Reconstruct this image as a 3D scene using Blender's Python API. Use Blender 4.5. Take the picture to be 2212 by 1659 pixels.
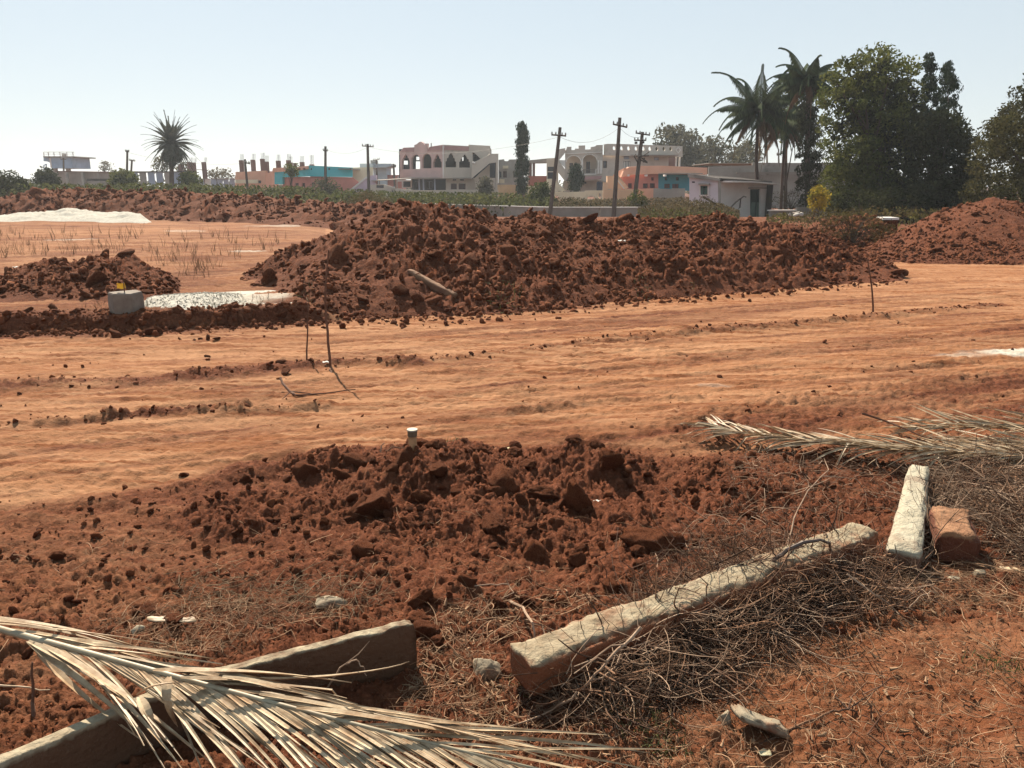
import bpy, bmesh, math, random
import numpy as np
from mathutils import Vector, Matrix
from mathutils.geometry import tessellate_polygon
R = math.radians
rnd = random.Random(7)
rng = np.random.default_rng(7)
scene = bpy.context.scene
for o in list(bpy.data.objects): bpy.data.objects.remove(o)
COL = scene.collection

# ---------------------------------------------------------------- camera
CAM_H, PITCH, F = 1.6, R(14.41), 1671.0       # F in units of a 2212 px wide picture
cam_d = bpy.data.cameras.new('camera'); cam = bpy.data.objects.new('camera', cam_d); COL.objects.link(cam)
cam.location = (0, 0, CAM_H); cam.rotation_euler = (R(90) - PITCH, 0, 0)
cam_d.sensor_fit = 'HORIZONTAL'; cam_d.sensor_width = 36; cam_d.lens = 36 * F / 2212
cam_d.clip_start = 0.05; cam_d.clip_end = 4000
scene.camera = cam
# ---------------------------------------------------------------- light
SUN_EL, SUN_AZ = 43, -22                        # azimuth from +Y towards +X
w = bpy.data.worlds.new('World'); scene.world = w; w.use_nodes = True
nt = w.node_tree; nt.nodes.clear()
sky = nt.nodes.new('ShaderNodeTexSky'); sky.sky_type = 'NISHITA'; sky.sun_disc = False
sky.sun_elevation = R(SUN_EL); sky.sun_rotation = R(SUN_AZ)
sky.altitude = 500; sky.air_density = 1.0; sky.dust_density = .8; sky.ozone_density = 1.5
bg = nt.nodes.new('ShaderNodeBackground'); bg.inputs[1].default_value = 0.054
wo = nt.nodes.new('ShaderNodeOutputWorld')
tcw = nt.nodes.new('ShaderNodeTexCoord'); spx = nt.nodes.new('ShaderNodeSeparateXYZ'); nt.links.new(tcw.outputs['Generated'], spx.inputs[0])
mrw = nt.nodes.new('ShaderNodeMapRange'); mrw.inputs[1].default_value = 0.0; mrw.inputs[2].default_value = 0.55; nt.links.new(spx.outputs[2], mrw.inputs[0])
veil = nt.nodes.new('ShaderNodeMix'); veil.data_type = 'RGBA'; veil.inputs[6].default_value = (6.2, 6.5, 6.5, 1); veil.inputs[7].default_value = (4.2, 5.45, 6.2, 1); nt.links.new(mrw.outputs[0], veil.inputs[0])
mxw = nt.nodes.new('ShaderNodeMix'); mxw.data_type = 'RGBA'; mxw.inputs[0].default_value = .8; nt.links.new(sky.outputs[0], mxw.inputs[6]); nt.links.new(veil.outputs[2], mxw.inputs[7])
nt.links.new(mxw.outputs[2], bg.inputs[0]); nt.links.new(bg.outputs[0], wo.inputs[0])
sl = bpy.data.lights.new('sun', 'SUN'); sun = bpy.data.objects.new('sun', sl); COL.objects.link(sun)
sl.energy = 5.0; sl.angle = R(0.6); sl.color = (1.0, 0.88, 0.71)
sd = Vector((math.sin(R(SUN_AZ)) * math.cos(R(SUN_EL)), math.cos(R(SUN_AZ)) * math.cos(R(SUN_EL)), math.sin(R(SUN_EL))))
sun.rotation_euler = sd.to_track_quat('Z', 'Y').to_euler(); sun.location = (0, 0, 60)
scene.view_settings.view_transform = 'Standard'; scene.view_settings.look = 'None'
scene.view_settings.exposure = 1.26; scene.view_settings.gamma = 1.0
HAZE = 0.00045

# ---------------------------------------------------------------- measuring helpers (photo sheet 2212 x 1659 -> world)
CT, ST = math.cos(PITCH), math.sin(PITCH)
def ray(U, V):
    xc = (U - 1106) / F; yc = -(V - 829.5) / F
    return xc, CT + yc * ST, -ST + yc * CT
def gp(U, V, z=0.0):
    d = ray(U, V); t = (z - CAM_H) / d[2]
    return (d[0] * t, d[1] * t, z)
def at(U, V, Y):
    d = ray(U, V); t = Y / d[1]
    return (d[0] * t, Y, CAM_H + d[2] * t)
def fx(U, Y, V=380): return at(U, V, Y)[0]
def fz(V, Y): return at(1106, V, Y)[2]
def az(U, V): d = ray(U, V); return d[0] / d[1]
def proj(x, y, z):
    dep = y * CT - (z - CAM_H) * ST; up = y * ST + (z - CAM_H) * CT
    dep = np.maximum(dep, 1e-3)
    return 1106 + F * x / dep, 829.5 - F * up / dep

# ---------------------------------------------------------------- noise
def _h(ix, iy, iz, s):
    h = (ix.astype(np.int64) * 374761393 + iy.astype(np.int64) * 668265263 + iz.astype(np.int64) * 2147483647 + s * 974634777) & 0xffffffff
    h = ((h ^ (h >> 13)) * 1274126177) & 0xffffffff
    h = ((h ^ (h >> 16)) * 2246822519) & 0xffffffff
    return ((h ^ (h >> 15)) & 0xffffff) / float(0xffffff)
def vn(x, y, z=0.0, s=0):
    x, y, z = np.broadcast_arrays(np.asarray(x, float), np.asarray(y, float), np.asarray(z, float))
    ix, iy, iz = np.floor(x), np.floor(y), np.floor(z)
    fx_, fy_, fz_ = x - ix, y - iy, z - iz
    fx_ = fx_ * fx_ * (3 - 2 * fx_); fy_ = fy_ * fy_ * (3 - 2 * fy_); fz_ = fz_ * fz_ * (3 - 2 * fz_)
    out = 0
    flat = not np.any(fz_)
    for dz in ((0,) if flat else (0, 1)):
        wz = 1 if flat else (fz_ if dz else 1 - fz_)
        a = _h(ix, iy, iz + dz, s); b = _h(ix + 1, iy, iz + dz, s); c = _h(ix, iy + 1, iz + dz, s); d = _h(ix + 1, iy + 1, iz + dz, s)
        out = out + wz * ((a * (1 - fx_) + b * fx_) * (1 - fy_) + (c * (1 - fx_) + d * fx_) * fy_)
    return out * 2 - 1
def fbm(x, y, z=0.0, o=4, s=0):
    r = 0; a = 1; t = 0
    for i in range(o):
        r = r + a * vn(x * 2 ** i + 17.3 * i, y * 2 ** i - 9.1 * i, z * 2 ** i if np.any(z) else z, s + i); t += a; a *= .5
    return r / t
def lumps(x, y, cell, s=0):
    """rounded clods pressed in a sheet: height in metres"""
    x = np.asarray(x, float) / cell; y = np.asarray(y, float) / cell
    wx = x + .35 * vn(x * 2.1, y * 2.1, 0, s + 50); wy = y + .35 * vn(x * 2.1 + 40, y * 2.1, 0, s + 51)
    ix, iy = np.floor(wx), np.floor(wy); out = np.zeros_like(x); z0 = np.zeros_like(x)
    for i in (-1, 0, 1):
        for j in (-1, 0, 1):
            cx, cy = ix + i, iy + j
            px = cx + _h(cx, cy, z0, s + 1); py = cy + _h(cx, cy, z0, s + 2); r = .25 + .5 * _h(cx, cy, z0, s + 3)
            d = np.hypot(wx - px, wy - py) / r
            out = np.maximum(out, r * np.sqrt(np.clip(1 - d * d, 0, 1)))
    return out * cell
def chunks(x, y, cell, s=0):
    """broken angular clods: every cell is a tilted block of its own height"""
    x = np.asarray(x, float) / cell; y = np.asarray(y, float) / cell
    wx = x + .5 * vn(x * 1.3, y * 1.3, 0, s + 60) + .16 * vn(x * 4.1, y * 4.1, 0, s + 62); wy = y + .5 * vn(x * 1.3 + 40, y * 1.3, 0, s + 61) + .16 * vn(x * 4.1, y * 4.1 + 9, 0, s + 63)
    ix, iy = np.floor(wx), np.floor(wy); best = np.full(x.shape, 9.); out = np.zeros_like(x); z0 = np.zeros_like(x)
    for i in (-1, 0, 1):
        for j in (-1, 0, 1):
            cx, cy = ix + i, iy + j
            dx = wx - cx - _h(cx, cy, z0, s + 1); dy = wy - cy - _h(cx, cy, z0, s + 2); d = np.hypot(dx, dy)
            hgt = .75 * _h(cx, cy, z0, s + 3) ** 1.6 + (_h(cx, cy, z0, s + 4) - .5) * 1.3 * dx + (_h(cx, cy, z0, s + 5) - .5) * 1.3 * dy - .25 * d
            m = d < best; best = np.where(m, d, best); out = np.where(m, hgt, out)
    return out * cell
def ss(a, b, x):
    t = np.clip((x - a) / (b - a), 0, 1); return t * t * (3 - 2 * t)

# ---------------------------------------------------------------- object helpers
def tag(o, label=None, cat=None, group=None, kind=None):
    if label: o['label'] = label
    if cat: o['category'] = cat
    if group: o['group'] = group
    if kind: o['kind'] = kind
    return o
def empty(name, loc, label=None, cat=None, group=None, kind=None):
    o = bpy.data.objects.new(name, None); COL.objects.link(o); o.location = loc; o.empty_display_size = .2
    return tag(o, label, cat, group, kind)
def wloc(o):
    v = Vector((0, 0, 0))
    while o is not None: v = v + o.location; o = o.parent
    return v
def link(name, me, mat=None, parent=None, loc=None, smooth=False):
    if mat is not None and len(me.materials) == 0: me.materials.append(mat)
    if smooth: me.polygons.foreach_set('use_smooth', [True] * len(me.polygons))
    o = bpy.data.objects.new(name, me); COL.objects.link(o)
    if parent is not None: o.parent = parent
    if loc is not None: o.location = loc
    return o
def npmesh(name, v, f):
    """v (n,3), f (m,k) arrays"""
    v = np.ascontiguousarray(v, dtype=np.float32); f = np.ascontiguousarray(f, dtype=np.int32)
    me = bpy.data.meshes.new(name); m, k = f.shape
    me.vertices.add(len(v)); me.vertices.foreach_set('co', v.ravel())
    me.loops.add(m * k); me.loops.foreach_set('vertex_index', f.ravel())
    me.polygons.add(m); me.polygons.foreach_set('loop_start', np.arange(0, m * k, k, dtype=np.int32))
    me.polygons.foreach_set('loop_total', np.full(m, k, dtype=np.int32))
    me.update(calc_edges=True); return me
def nobj(name, v, f, mat, parent=None, smooth=False):
    """world coordinates; re-based on the parent"""
    v = np.asarray(v, float)
    if parent is not None: v = v - np.array(wloc(parent))
    return link(name, npmesh(name, v, f), mat, parent, smooth=smooth)
class MB:
    def __init__(s): s.v = []; s.f = []
    def add(s, vs, fs):
        b = len(s.v); s.v += [tuple(p) for p in vs]; s.f += [tuple(b + i for i in f) for f in fs]; return s
    def box(s, x0, y0, z0, x1, y1, z1):
        return s.add([(x0, y0, z0), (x1, y0, z0), (x1, y1, z0), (x0, y1, z0), (x0, y0, z1), (x1, y0, z1), (x1, y1, z1), (x0, y1, z1)],
                     [(0, 3, 2, 1), (4, 5, 6, 7), (0, 1, 5, 4), (1, 2, 6, 5), (2, 3, 7, 6), (3, 0, 4, 7)])
    def tube(s, pts, rad, n=6, cap=True):
        pts = [Vector(p) for p in pts]; vs = []; fs = []; m = len(pts)
        if not hasattr(rad, '__len__'): rad = [rad] * m
        ref = Vector((0.13, 0.21, 1)).normalized()
        for i, p in enumerate(pts):
            t = (pts[min(i + 1, m - 1)] - pts[max(i - 1, 0)])
            t = t.normalized() if t.length > 1e-9 else Vector((0, 0, 1))
            a = t.cross(ref if abs(t.dot(ref)) < .95 else Vector((1, 0, 0))).normalized(); b = t.cross(a)
            for k in range(n):
                q = 2 * math.pi * k / n; vs.append(p + (a * math.cos(q) + b * math.sin(q)) * rad[i])
        for i in range(m - 1):
            for k in range(n):
                fs.append((i * n + k, i * n + (k + 1) % n, (i + 1) * n + (k + 1) % n, (i + 1) * n + k))
        if cap: fs.append(tuple(range(n))[::-1]); fs.append(tuple((m - 1) * n + k for k in range(n)))
        return s.add(vs, fs)
    def obj(s, name, mat, parent=None, smooth=False):
        off = wloc(parent) if parent is not None else Vector((0, 0, 0))
        me = bpy.data.meshes.new(name); me.from_pydata([tuple(Vector(p) - off) for p in s.v], [], s.f); me.update()
        bm = bmesh.new(); bm.from_mesh(me); bmesh.ops.recalc_face_normals(bm, faces=bm.faces); bm.to_mesh(me); bm.free()
        return link(name, me, mat, parent, smooth=smooth)
def vary(s, k=.15): return s * (1 + rnd.uniform(-k, k))

# ---------------------------------------------------------------- materials
KA = .495      # all base colours below are written for the lit look and brought down to real albedo here
def ka(c): return tuple(x * KA for x in c) if c else c
def mk(name, c1, c2=None, scale=4., rough=.9, bump=0., bscale=30., island=0., obj_rand=0., trans=0., detail=4., stretch=None, c3=None, s3=1., spec=.25, c3t=.55):
    c1, c2, c3 = ka(c1), ka(c2), ka(c3)
    m = bpy.data.materials.new(name); m.use_nodes = True; n = m.node_tree; N = n.nodes; L = n.links; N.clear()
    out = N.new('ShaderNodeOutputMaterial'); b = N.new('ShaderNodeBsdfPrincipled'); L.new(b.outputs[0], out.inputs[0])
    b.inputs['Roughness'].default_value = rough; b.inputs['Specular IOR Level'].default_value = spec
    tc = N.new('ShaderNodeTexCoord'); src = tc.outputs['Object']
    if stretch:
        mp = N.new('ShaderNodeMapping'); mp.inputs['Scale'].default_value = stretch; L.new(src, mp.inputs[0]); src = mp.outputs[0]
    def noise(sc, det=detail):
        t = N.new('ShaderNodeTexNoise'); t.inputs['Scale'].default_value = sc; t.inputs['Detail'].default_value = det; t.inputs['Roughness'].default_value = .6
        L.new(src, t.inputs[0]); return t.outputs[0]
    def mix(fac, a, bb, mode='MIX'):
        x = N.new('ShaderNodeMix'); x.data_type = 'RGBA'; x.blend_type = mode
        if isinstance(fac, float): x.inputs[0].default_value = fac
        else: L.new(fac, x.inputs[0])
        for i, c in ((6, a), (7, bb)):
            if isinstance(c, tuple): x.inputs[i].default_value = (*c, 1)
            else: L.new(c, x.inputs[i])
        return x.outputs[2]
    def ramp(f, a, bb):
        r = N.new('ShaderNodeMapRange'); r.inputs[1].default_value = a; r.inputs[2].default_value = bb; L.new(f, r.inputs[0]); return r.outputs[0]
    col = mix(ramp(noise(scale), .36, .64), c1, c2 if c2 else tuple(x * .75 for x in c1))
    if c3: col = mix(ramp(noise(s3, 5), c3t, c3t + .12), col, c3)
    def hsv(f, amt):
        nonlocal col
        v = N.new('ShaderNodeMapRange'); v.inputs[3].default_value = 1 - amt; v.inputs[4].default_value = 1 + amt; L.new(f, v.inputs[0])
        h = N.new('ShaderNodeHueSaturation'); L.new(v.outputs[0], h.inputs['Value']); L.new(col, h.inputs['Color']); col = h.outputs[0]
    if island: g = N.new('ShaderNodeNewGeometry'); hsv(g.outputs['Random Per Island'], island)
    if obj_rand: g = N.new('ShaderNodeObjectInfo'); hsv(g.outputs['Random'], obj_rand)
    L.new(col, b.inputs['Base Color'])
    if bump:
        bp = N.new('ShaderNodeBump'); bp.inputs['Strength'].default_value = 1.; bp.inputs['Distance'].default_value = bump
        L.new(noise(bscale, 5), bp.inputs['Height']); L.new(bp.outputs[0], b.inputs['Normal'])
    if trans:
        tr = N.new('ShaderNodeBsdfTranslucent'); L.new(col, tr.inputs[0]); ms = N.new('ShaderNodeMixShader'); ms.inputs[0].default_value = trans
        L.new(b.outputs[0], ms.inputs[1]); L.new(tr.outputs[0], ms.inputs[2]); L.new(ms.outputs[0], out.inputs[0])
    m['cfg'] = name
    return m
def soil_mat(name, dark, tan, use_attr=True, bump=.016):
    dark, tan = ka(dark), ka(tan)
    m = bpy.data.materials.new(name); m.use_nodes = True; n = m.node_tree; N = n.nodes; L = n.links; N.clear()
    out = N.new('ShaderNodeOutputMaterial'); b = N.new('ShaderNodeBsdfPrincipled'); L.new(b.outputs[0], out.inputs[0])
    b.inputs['Roughness'].default_value = .97; b.inputs['Specular IOR Level'].default_value = .08
    tc = N.new('ShaderNodeTexCoord')
    def noise(sc, det=5, st=None):
        t = N.new('ShaderNodeTexNoise'); t.inputs['Scale'].default_value = sc; t.inputs['Detail'].default_value = det; t.inputs['Roughness'].default_value = .65
        s = tc.outputs['Object']
        if st:
            mp = N.new('ShaderNodeMapping'); mp.inputs['Rotation'].default_value = (0, 0, R(-22)); mp.inputs['Scale'].default_value = st; L.new(s, mp.inputs[0]); s = mp.outputs[0]
        L.new(s, t.inputs[0]); return t.outputs[0]
    def rng_(f, a, bb, c=0., d=1.):
        r = N.new('ShaderNodeMapRange'); r.inputs[1].default_value = a; r.inputs[2].default_value = bb; r.inputs[3].default_value = c; r.inputs[4].default_value = d; L.new(f, r.inputs[0]); return r.outputs[0]
    def mix(fac, a, bb):
        x = N.new('ShaderNodeMix'); x.data_type = 'RGBA'
        if isinstance(fac, float): x.inputs[0].default_value = fac
        else: L.new(fac, x.inputs[0])
        for i, c in ((6, a), (7, bb)):
            if isinstance(c, tuple): x.inputs[i].default_value = (*c, 1)
            else: L.new(c, x.inputs[i])
        return x.outputs[2]
    def math_(op, a, bb):
        x = N.new('ShaderNodeMath'); x.operation = op; x.use_clamp = True
        for i, c in ((0, a), (1, bb)):
            if isinstance(c, float): x.inputs[i].default_value = c
            else: L.new(c, x.inputs[i])
        return x.outputs[0]
    dk = mix(rng_(noise(2.3), .35, .65), dark, tuple(c * k for c, k in zip(dark, (1.4, 1.45, 1.5))))
    dk = mix(rng_(noise(34), .48, .66), dk, tuple(c * k for c, k in zip(dark, (2.2, 2.35, 2.5))))
    tn = mix(rng_(noise(1.1, 6, (.22, 1.5, 1)), .4, .62), tan, tuple(c * k for c, k in zip(tan, (.66, .50, .40))))
    tn = mix(rng_(noise(3.6, 8, (.16, 3.2, 1)), .50, .60), tn, tuple(c * k for c, k in zip(tan, (.52, .36, .27))))
    tn = mix(rng_(noise(9, 6, (.15, 1.6, 1)), .5, .68), tn, tuple(c * k for c, k in zip(tan, (1.12, 1.16, 1.2))))
    if use_attr:
        a = N.new('ShaderNodeAttribute'); a.attribute_name = 'dust'; f = a.outputs['Fac']
        nz = math_('SUBTRACT', noise(14, 6), .5)
        nz2 = math_('MULTIPLY', math_('SUBTRACT', noise(5, 6, (.2, 1.5, 1)), .44), 1.6)
        f1 = math_('ADD', f, math_('MULTIPLY', nz, .9)); f2 = math_('SUBTRACT', f1, math_('MULTIPLY', nz2, .55))
        col = mix(f2, dk, tn)
        a2 = N.new('ShaderNodeAttribute'); a2.attribute_name = 'powder'
        pf = math_('MULTIPLY', a2.outputs['Fac'], rng_(noise(7, 6), .3, .55, .55, 1.))
        col = mix(pf, col, ka((.86, .80, .68)))
    else: col = dk
    L.new(col, b.inputs['Base Color'])
    bp = N.new('ShaderNodeBump'); bp.inputs['Strength'].default_value = 1; bp.inputs['Distance'].default_value = bump
    L.new(noise(45, 8), bp.inputs['Height']); L.new(bp.outputs[0], b.inputs['Normal'])
    return m
DARK, TAN = (.142, .046, .022), (.66, .345, .182)
M_soil = soil_mat('soil', DARK, TAN)
M_clod = mk('clod_soil', (.155, .046, .021), (.33, .12, .055), scale=5, rough=.97, bump=.045, bscale=15, island=.28, spec=.08)
M_clodn = mk('near_clod_soil', (.14, .042, .019), (.30, .105, .047), scale=14, rough=.97, bump=.016, bscale=38, island=.2, obj_rand=.15, spec=.08)
M_powder = mk('quarry_dust', (.74, .69, .60), (.55, .51, .44), scale=9, rough=.95, bump=.012, bscale=40, island=.12)
def stained(name, base, base2, shade_stain, depth, H_, scale=14, L_=1.8, endx=None):
    """stone with shade painted into its side colour, mixed with the soil it was buried in"""
    m = mk(name, base, base2, scale=scale, rough=.92, bump=.014, bscale=45, c3=tuple(.5 * (a + b) for a, b in zip(base2, shade_stain)), s3=5, c3t=.55)
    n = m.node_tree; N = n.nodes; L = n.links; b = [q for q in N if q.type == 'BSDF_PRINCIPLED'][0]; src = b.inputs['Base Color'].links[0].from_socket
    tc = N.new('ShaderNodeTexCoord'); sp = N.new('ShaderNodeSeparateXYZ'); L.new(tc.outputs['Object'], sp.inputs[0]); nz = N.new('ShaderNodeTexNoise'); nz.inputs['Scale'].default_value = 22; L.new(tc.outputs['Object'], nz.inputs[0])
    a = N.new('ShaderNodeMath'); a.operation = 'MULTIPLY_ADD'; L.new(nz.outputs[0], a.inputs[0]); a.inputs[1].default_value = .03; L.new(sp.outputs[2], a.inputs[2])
    r = N.new('ShaderNodeMapRange'); r.inputs[1].default_value = H_ / 2 - depth + .015; r.inputs[2].default_value = H_ / 2 - depth + .027; r.inputs[3].default_value = 1; r.inputs[4].default_value = 0; L.new(a.outputs[0], r.inputs[0]); fac = r.outputs[0]  # below the pale top the colour darkens: painted side shade plus soil stain
    x = N.new('ShaderNodeMix'); x.data_type = 'RGBA'; L.new(fac, x.inputs[0]); L.new(src, x.inputs[6]); x.inputs[7].default_value = (*ka(shade_stain), 1); L.new(x.outputs[2], b.inputs['Base Color']); return m
M_granite = mk('granite', (.60, .53, .40), (.44, .36, .25), scale=16, rough=.9, bump=.006, bscale=60, c3=(.30, .12, .06), s3=3.5, c3t=.56)
M_granite_red = mk('soil_stained_granite', (.42, .30, .20), (.25, .12, .07), scale=12, rough=.95, bump=.006, bscale=60, c3=(.55, .47, .34), s3=6)
M_granite_pale = mk('pale_granite', (.60, .52, .38), (.44, .35, .24), scale=18, rough=.9, bump=.005, bscale=70)
M_frond = mk('dry_palm_leaf', (.95, .74, .49), (.56, .35, .19), scale=16, rough=.55, obj_rand=.28, stretch=(1, 1, 1), trans=.12, spec=.4, bump=.001, bscale=120)
M_straw = mk('straw', (.66, .41, .24), (.34, .17, .09), scale=9, rough=.8, island=.4, trans=.1)
M_twig = mk('dry_twigs', (.085, .040, .025), (.34, .18, .10), scale=9, rough=.85, island=.6)
M_twig_pale = mk('bleached_twigs', (.66, .46, .32), (.36, .22, .14), scale=9, rough=.85, island=.35)
M_stick = mk('stake_wood', (.19, .085, .05), (.27, .14, .09), scale=12, rough=.85)
M_grass = mk('green_weed', (.16, .20, .06), (.26, .25, .09), scale=6, rough=.7, island=.3, trans=.3)
M_weed = mk('dry_weed', (.28, .17, .09), (.36, .22, .12), scale=6, rough=.85, island=.3)
M_paper = mk('pale_scrap', (.78, .76, .72), (.7, .66, .6), scale=6, rough=.7)
# ================================================================ GROUND
def keyf(pts):
    pts = sorted(pts); a = np.array([p[0] for p in pts]); b = np.array([p[1] for p in pts])
    return lambda x: np.interp(x, a, b)
scarp = keyf([(lambda p: (p[0] / p[1], p[1]))(gp(U, V, 0)) for U, V in ((-900, 742), (0, 724), (120, 722), (300, 722), (450, 712), (640, 702), (900, 690))])
A640 = az(640, 690)
def scr_mask(a):  # terrace only left of the long heap
    return 1 - ss(az(650, 690), az(780, 690), a)
RUTS = [(((390, 818), (600, 797), (730, 790), (900, 792)), .035, .10), (((860, 792), (1330, 737), (1480, 725)), .02, .10), (((1480, 722), (1620, 714), (1760, 702), (1960, 680), (2160, 660)), .028, .12),
        (((-60, 838), (300, 828), (560, 812)), .022, .12), (((-40, 925), (240, 905), (520, 885)), .02, .08), (((240, 902), (700, 878)), .015, .06),
        (((1100, 895), (1330, 868), (1500, 860)), .012, .05), (((-100, 1000), (250, 965), (650, 905)), -.015, .05),
        (((1500, 900), (1850, 850), (2300, 800)), .015, .2), (((700, 740), (1300, 690), (1900, 640)), -.012, .08)]
def seg_d(x, y, pts):
    d = np.full(np.shape(x), 1e9)
    for (x0, y0), (x1, y1) in zip(pts[:-1], pts[1:]):
        dx, dy = x1 - x0, y1 - y0; t = np.clip(((x - x0) * dx + (y - y0) * dy) / (dx * dx + dy * dy), 0, 1)
        d = np.minimum(d, np.hypot(x - x0 - t * dx, y - y0 - t * dy))
    return d
def pair(pts, off=11, h=-.014, wd=.05):
    return [(pts, h, wd), (tuple((u, v + off) for u, v in pts), h, wd)]
for q in (pair(((-150, 1010), (400, 925), (900, 872), (1500, 815), (2400, 735)), 26), pair(((-150, 870), (500, 842), (1100, 800), (1700, 752), (2400, 700)), 17), pair(((-100, 765), (600, 745), (1200, 708), (1900, 655), (2400, 615)), 10, -.012), pair(((300, 1010), (800, 935), (1300, 880), (1900, 800), (2400, 770)), 24, -.012), pair(((-100, 950), (600, 870), (1300, 842), (2300, 770)), 20, -.010)): RUTS = RUTS + q
RUTW = [([gp(U, V)[:2] for U, V in p], h, wd) for p, h, wd in RUTS]
VL = keyf([(-600, 1150), (0, 1090), (250, 1066), (400, 1045), (500, 1012), (640, 968), (1350, 972), (1460, 985), (1600, 985), (1800, 965), (2212, 940), (2600, 930)])
VM = keyf([(-600, 1150), (600, 1040), (1250, 935), (1500, 905), (1800, 870), (2212, 815), (2600, 790)])   # paler track above, redder rough dirt below
def c22(x, y): c, s = math.cos(R(22)), math.sin(R(22)); return x * c + y * s, -x * s + y * c
def zones(x, y):
    """till = loose dark tilled soil, track = smooth pale track, field = far field"""
    U, V = proj(x, y, 0 * x)
    wob = 22 * fbm(x * 1.7, y * 1.7, 0, 3, 5)
    till = ss(-12, 22, V + wob - VL(U)) * (y > 0)
    red = ss(-25, 45, V + wob * 1.6 - VM(U))
    return U, V, till, red
def base_z(x, y):
    return -.60 * ss(40, 54, y) - .31 * ss(54, 85, y)
def terrace(x, y, noise=True):
    a = x / np.maximum(y, .1)
    wob = (.06 * fbm(x * 2.2, y * 2.2, 0, 3, 9) if noise else 0)
    return .17 * ss(0, .16, y - scarp(a) + wob) * scr_mask(a) * (1 - ss(38, 46, y))
def Z(x, y, fine=True):
    x = np.asarray(x, float); y = np.asarray(y, float)
    z = base_z(x, y) + terrace(x, y)
    U, V, till, red = zones(x, y)
    near = 1 - ss(14, 30, y)
    s, n = c22(x, y)
    smooth = (1 - till) * (.25 + .75 * near)
    z = z + smooth * (.022 * vn(s * .18, n * 1.1, 0, 21) + .008 * vn(s * .25, n * 3.4, 0, 22) + .012 * (1 - np.abs(vn(s * .30, n * 6.5, 0, 23))) ** 3 + .010 * (1 - np.abs(vn(s * .55, n * 12, 0, 24))) ** 4 + .006 * (1 - np.abs(vn(s * 1.1, n * 24, 0, 25))) ** 3 * ss(-.2, .4, vn(s * .8, n * 2, 0, 26)) + .018 * fbm(x * 11, y * 11, 0, 3, 27) * ss(-.1, .5, vn(s * .5, n * 2.2, 0, 28)) + .008 * vn(x * 30, y * 30, 0, 29))
    LUMP07 = lumps(x, y, .07, 33); WOB = .04 * vn(x * 5, y * 5, 0, 31)
    for pts, h, wd in RUTW:
        d = seg_d(x, y, pts) + WOB
        k = np.exp(-(d / wd) ** 2); z = z + h * k
        if h > 0: z = z + k * LUMP07 * .5
    z = z + (red * .6 + .10) * (1 - till) * near * (chunks(x, y, .07, 41) * .35 + lumps(x, y, .035, 42) * .4 + .012 * fbm(x * 14, y * 14, 0, 3, 42))
    zt = .03 * fbm(x * 1.3, y * 1.3, 0, 3, 43) + .035 * fbm(x * 5, y * 5, 0, 3, 44)
    right_fg = ss(1150, 1700, U) * ss(1230, 1420, V) + .75 * (1 - ss(150, 900, U)) * (1 - ss(1150, 1300, V))
    amp = 1 - .62 * np.clip(right_fg, 0, 1)
    zt = zt + amp * (chunks(x, y, .10, 45) * .24 * ss(-.1, .5, fbm(x * 2, y * 2, 0, 2, 46) + .1) + chunks(x, y, .036, 47) * .42 + .012 * fbm(x * 22, y * 22, 0, 3, 57) + lumps(x, y, .03, 49) * .75 + lumps(x, y, .015, 48) * .9)
    z = z + till * zt * near
    fieldk = terrace(x, y, False) / .17
    z = z + fieldk * (.03 * vn(s * .4, n * 1.6, 0, 51) + .02 * vn(s * 1.2, n * 4, 0, 52)) * (1 - ss(36, 42, y))
    return z
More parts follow.
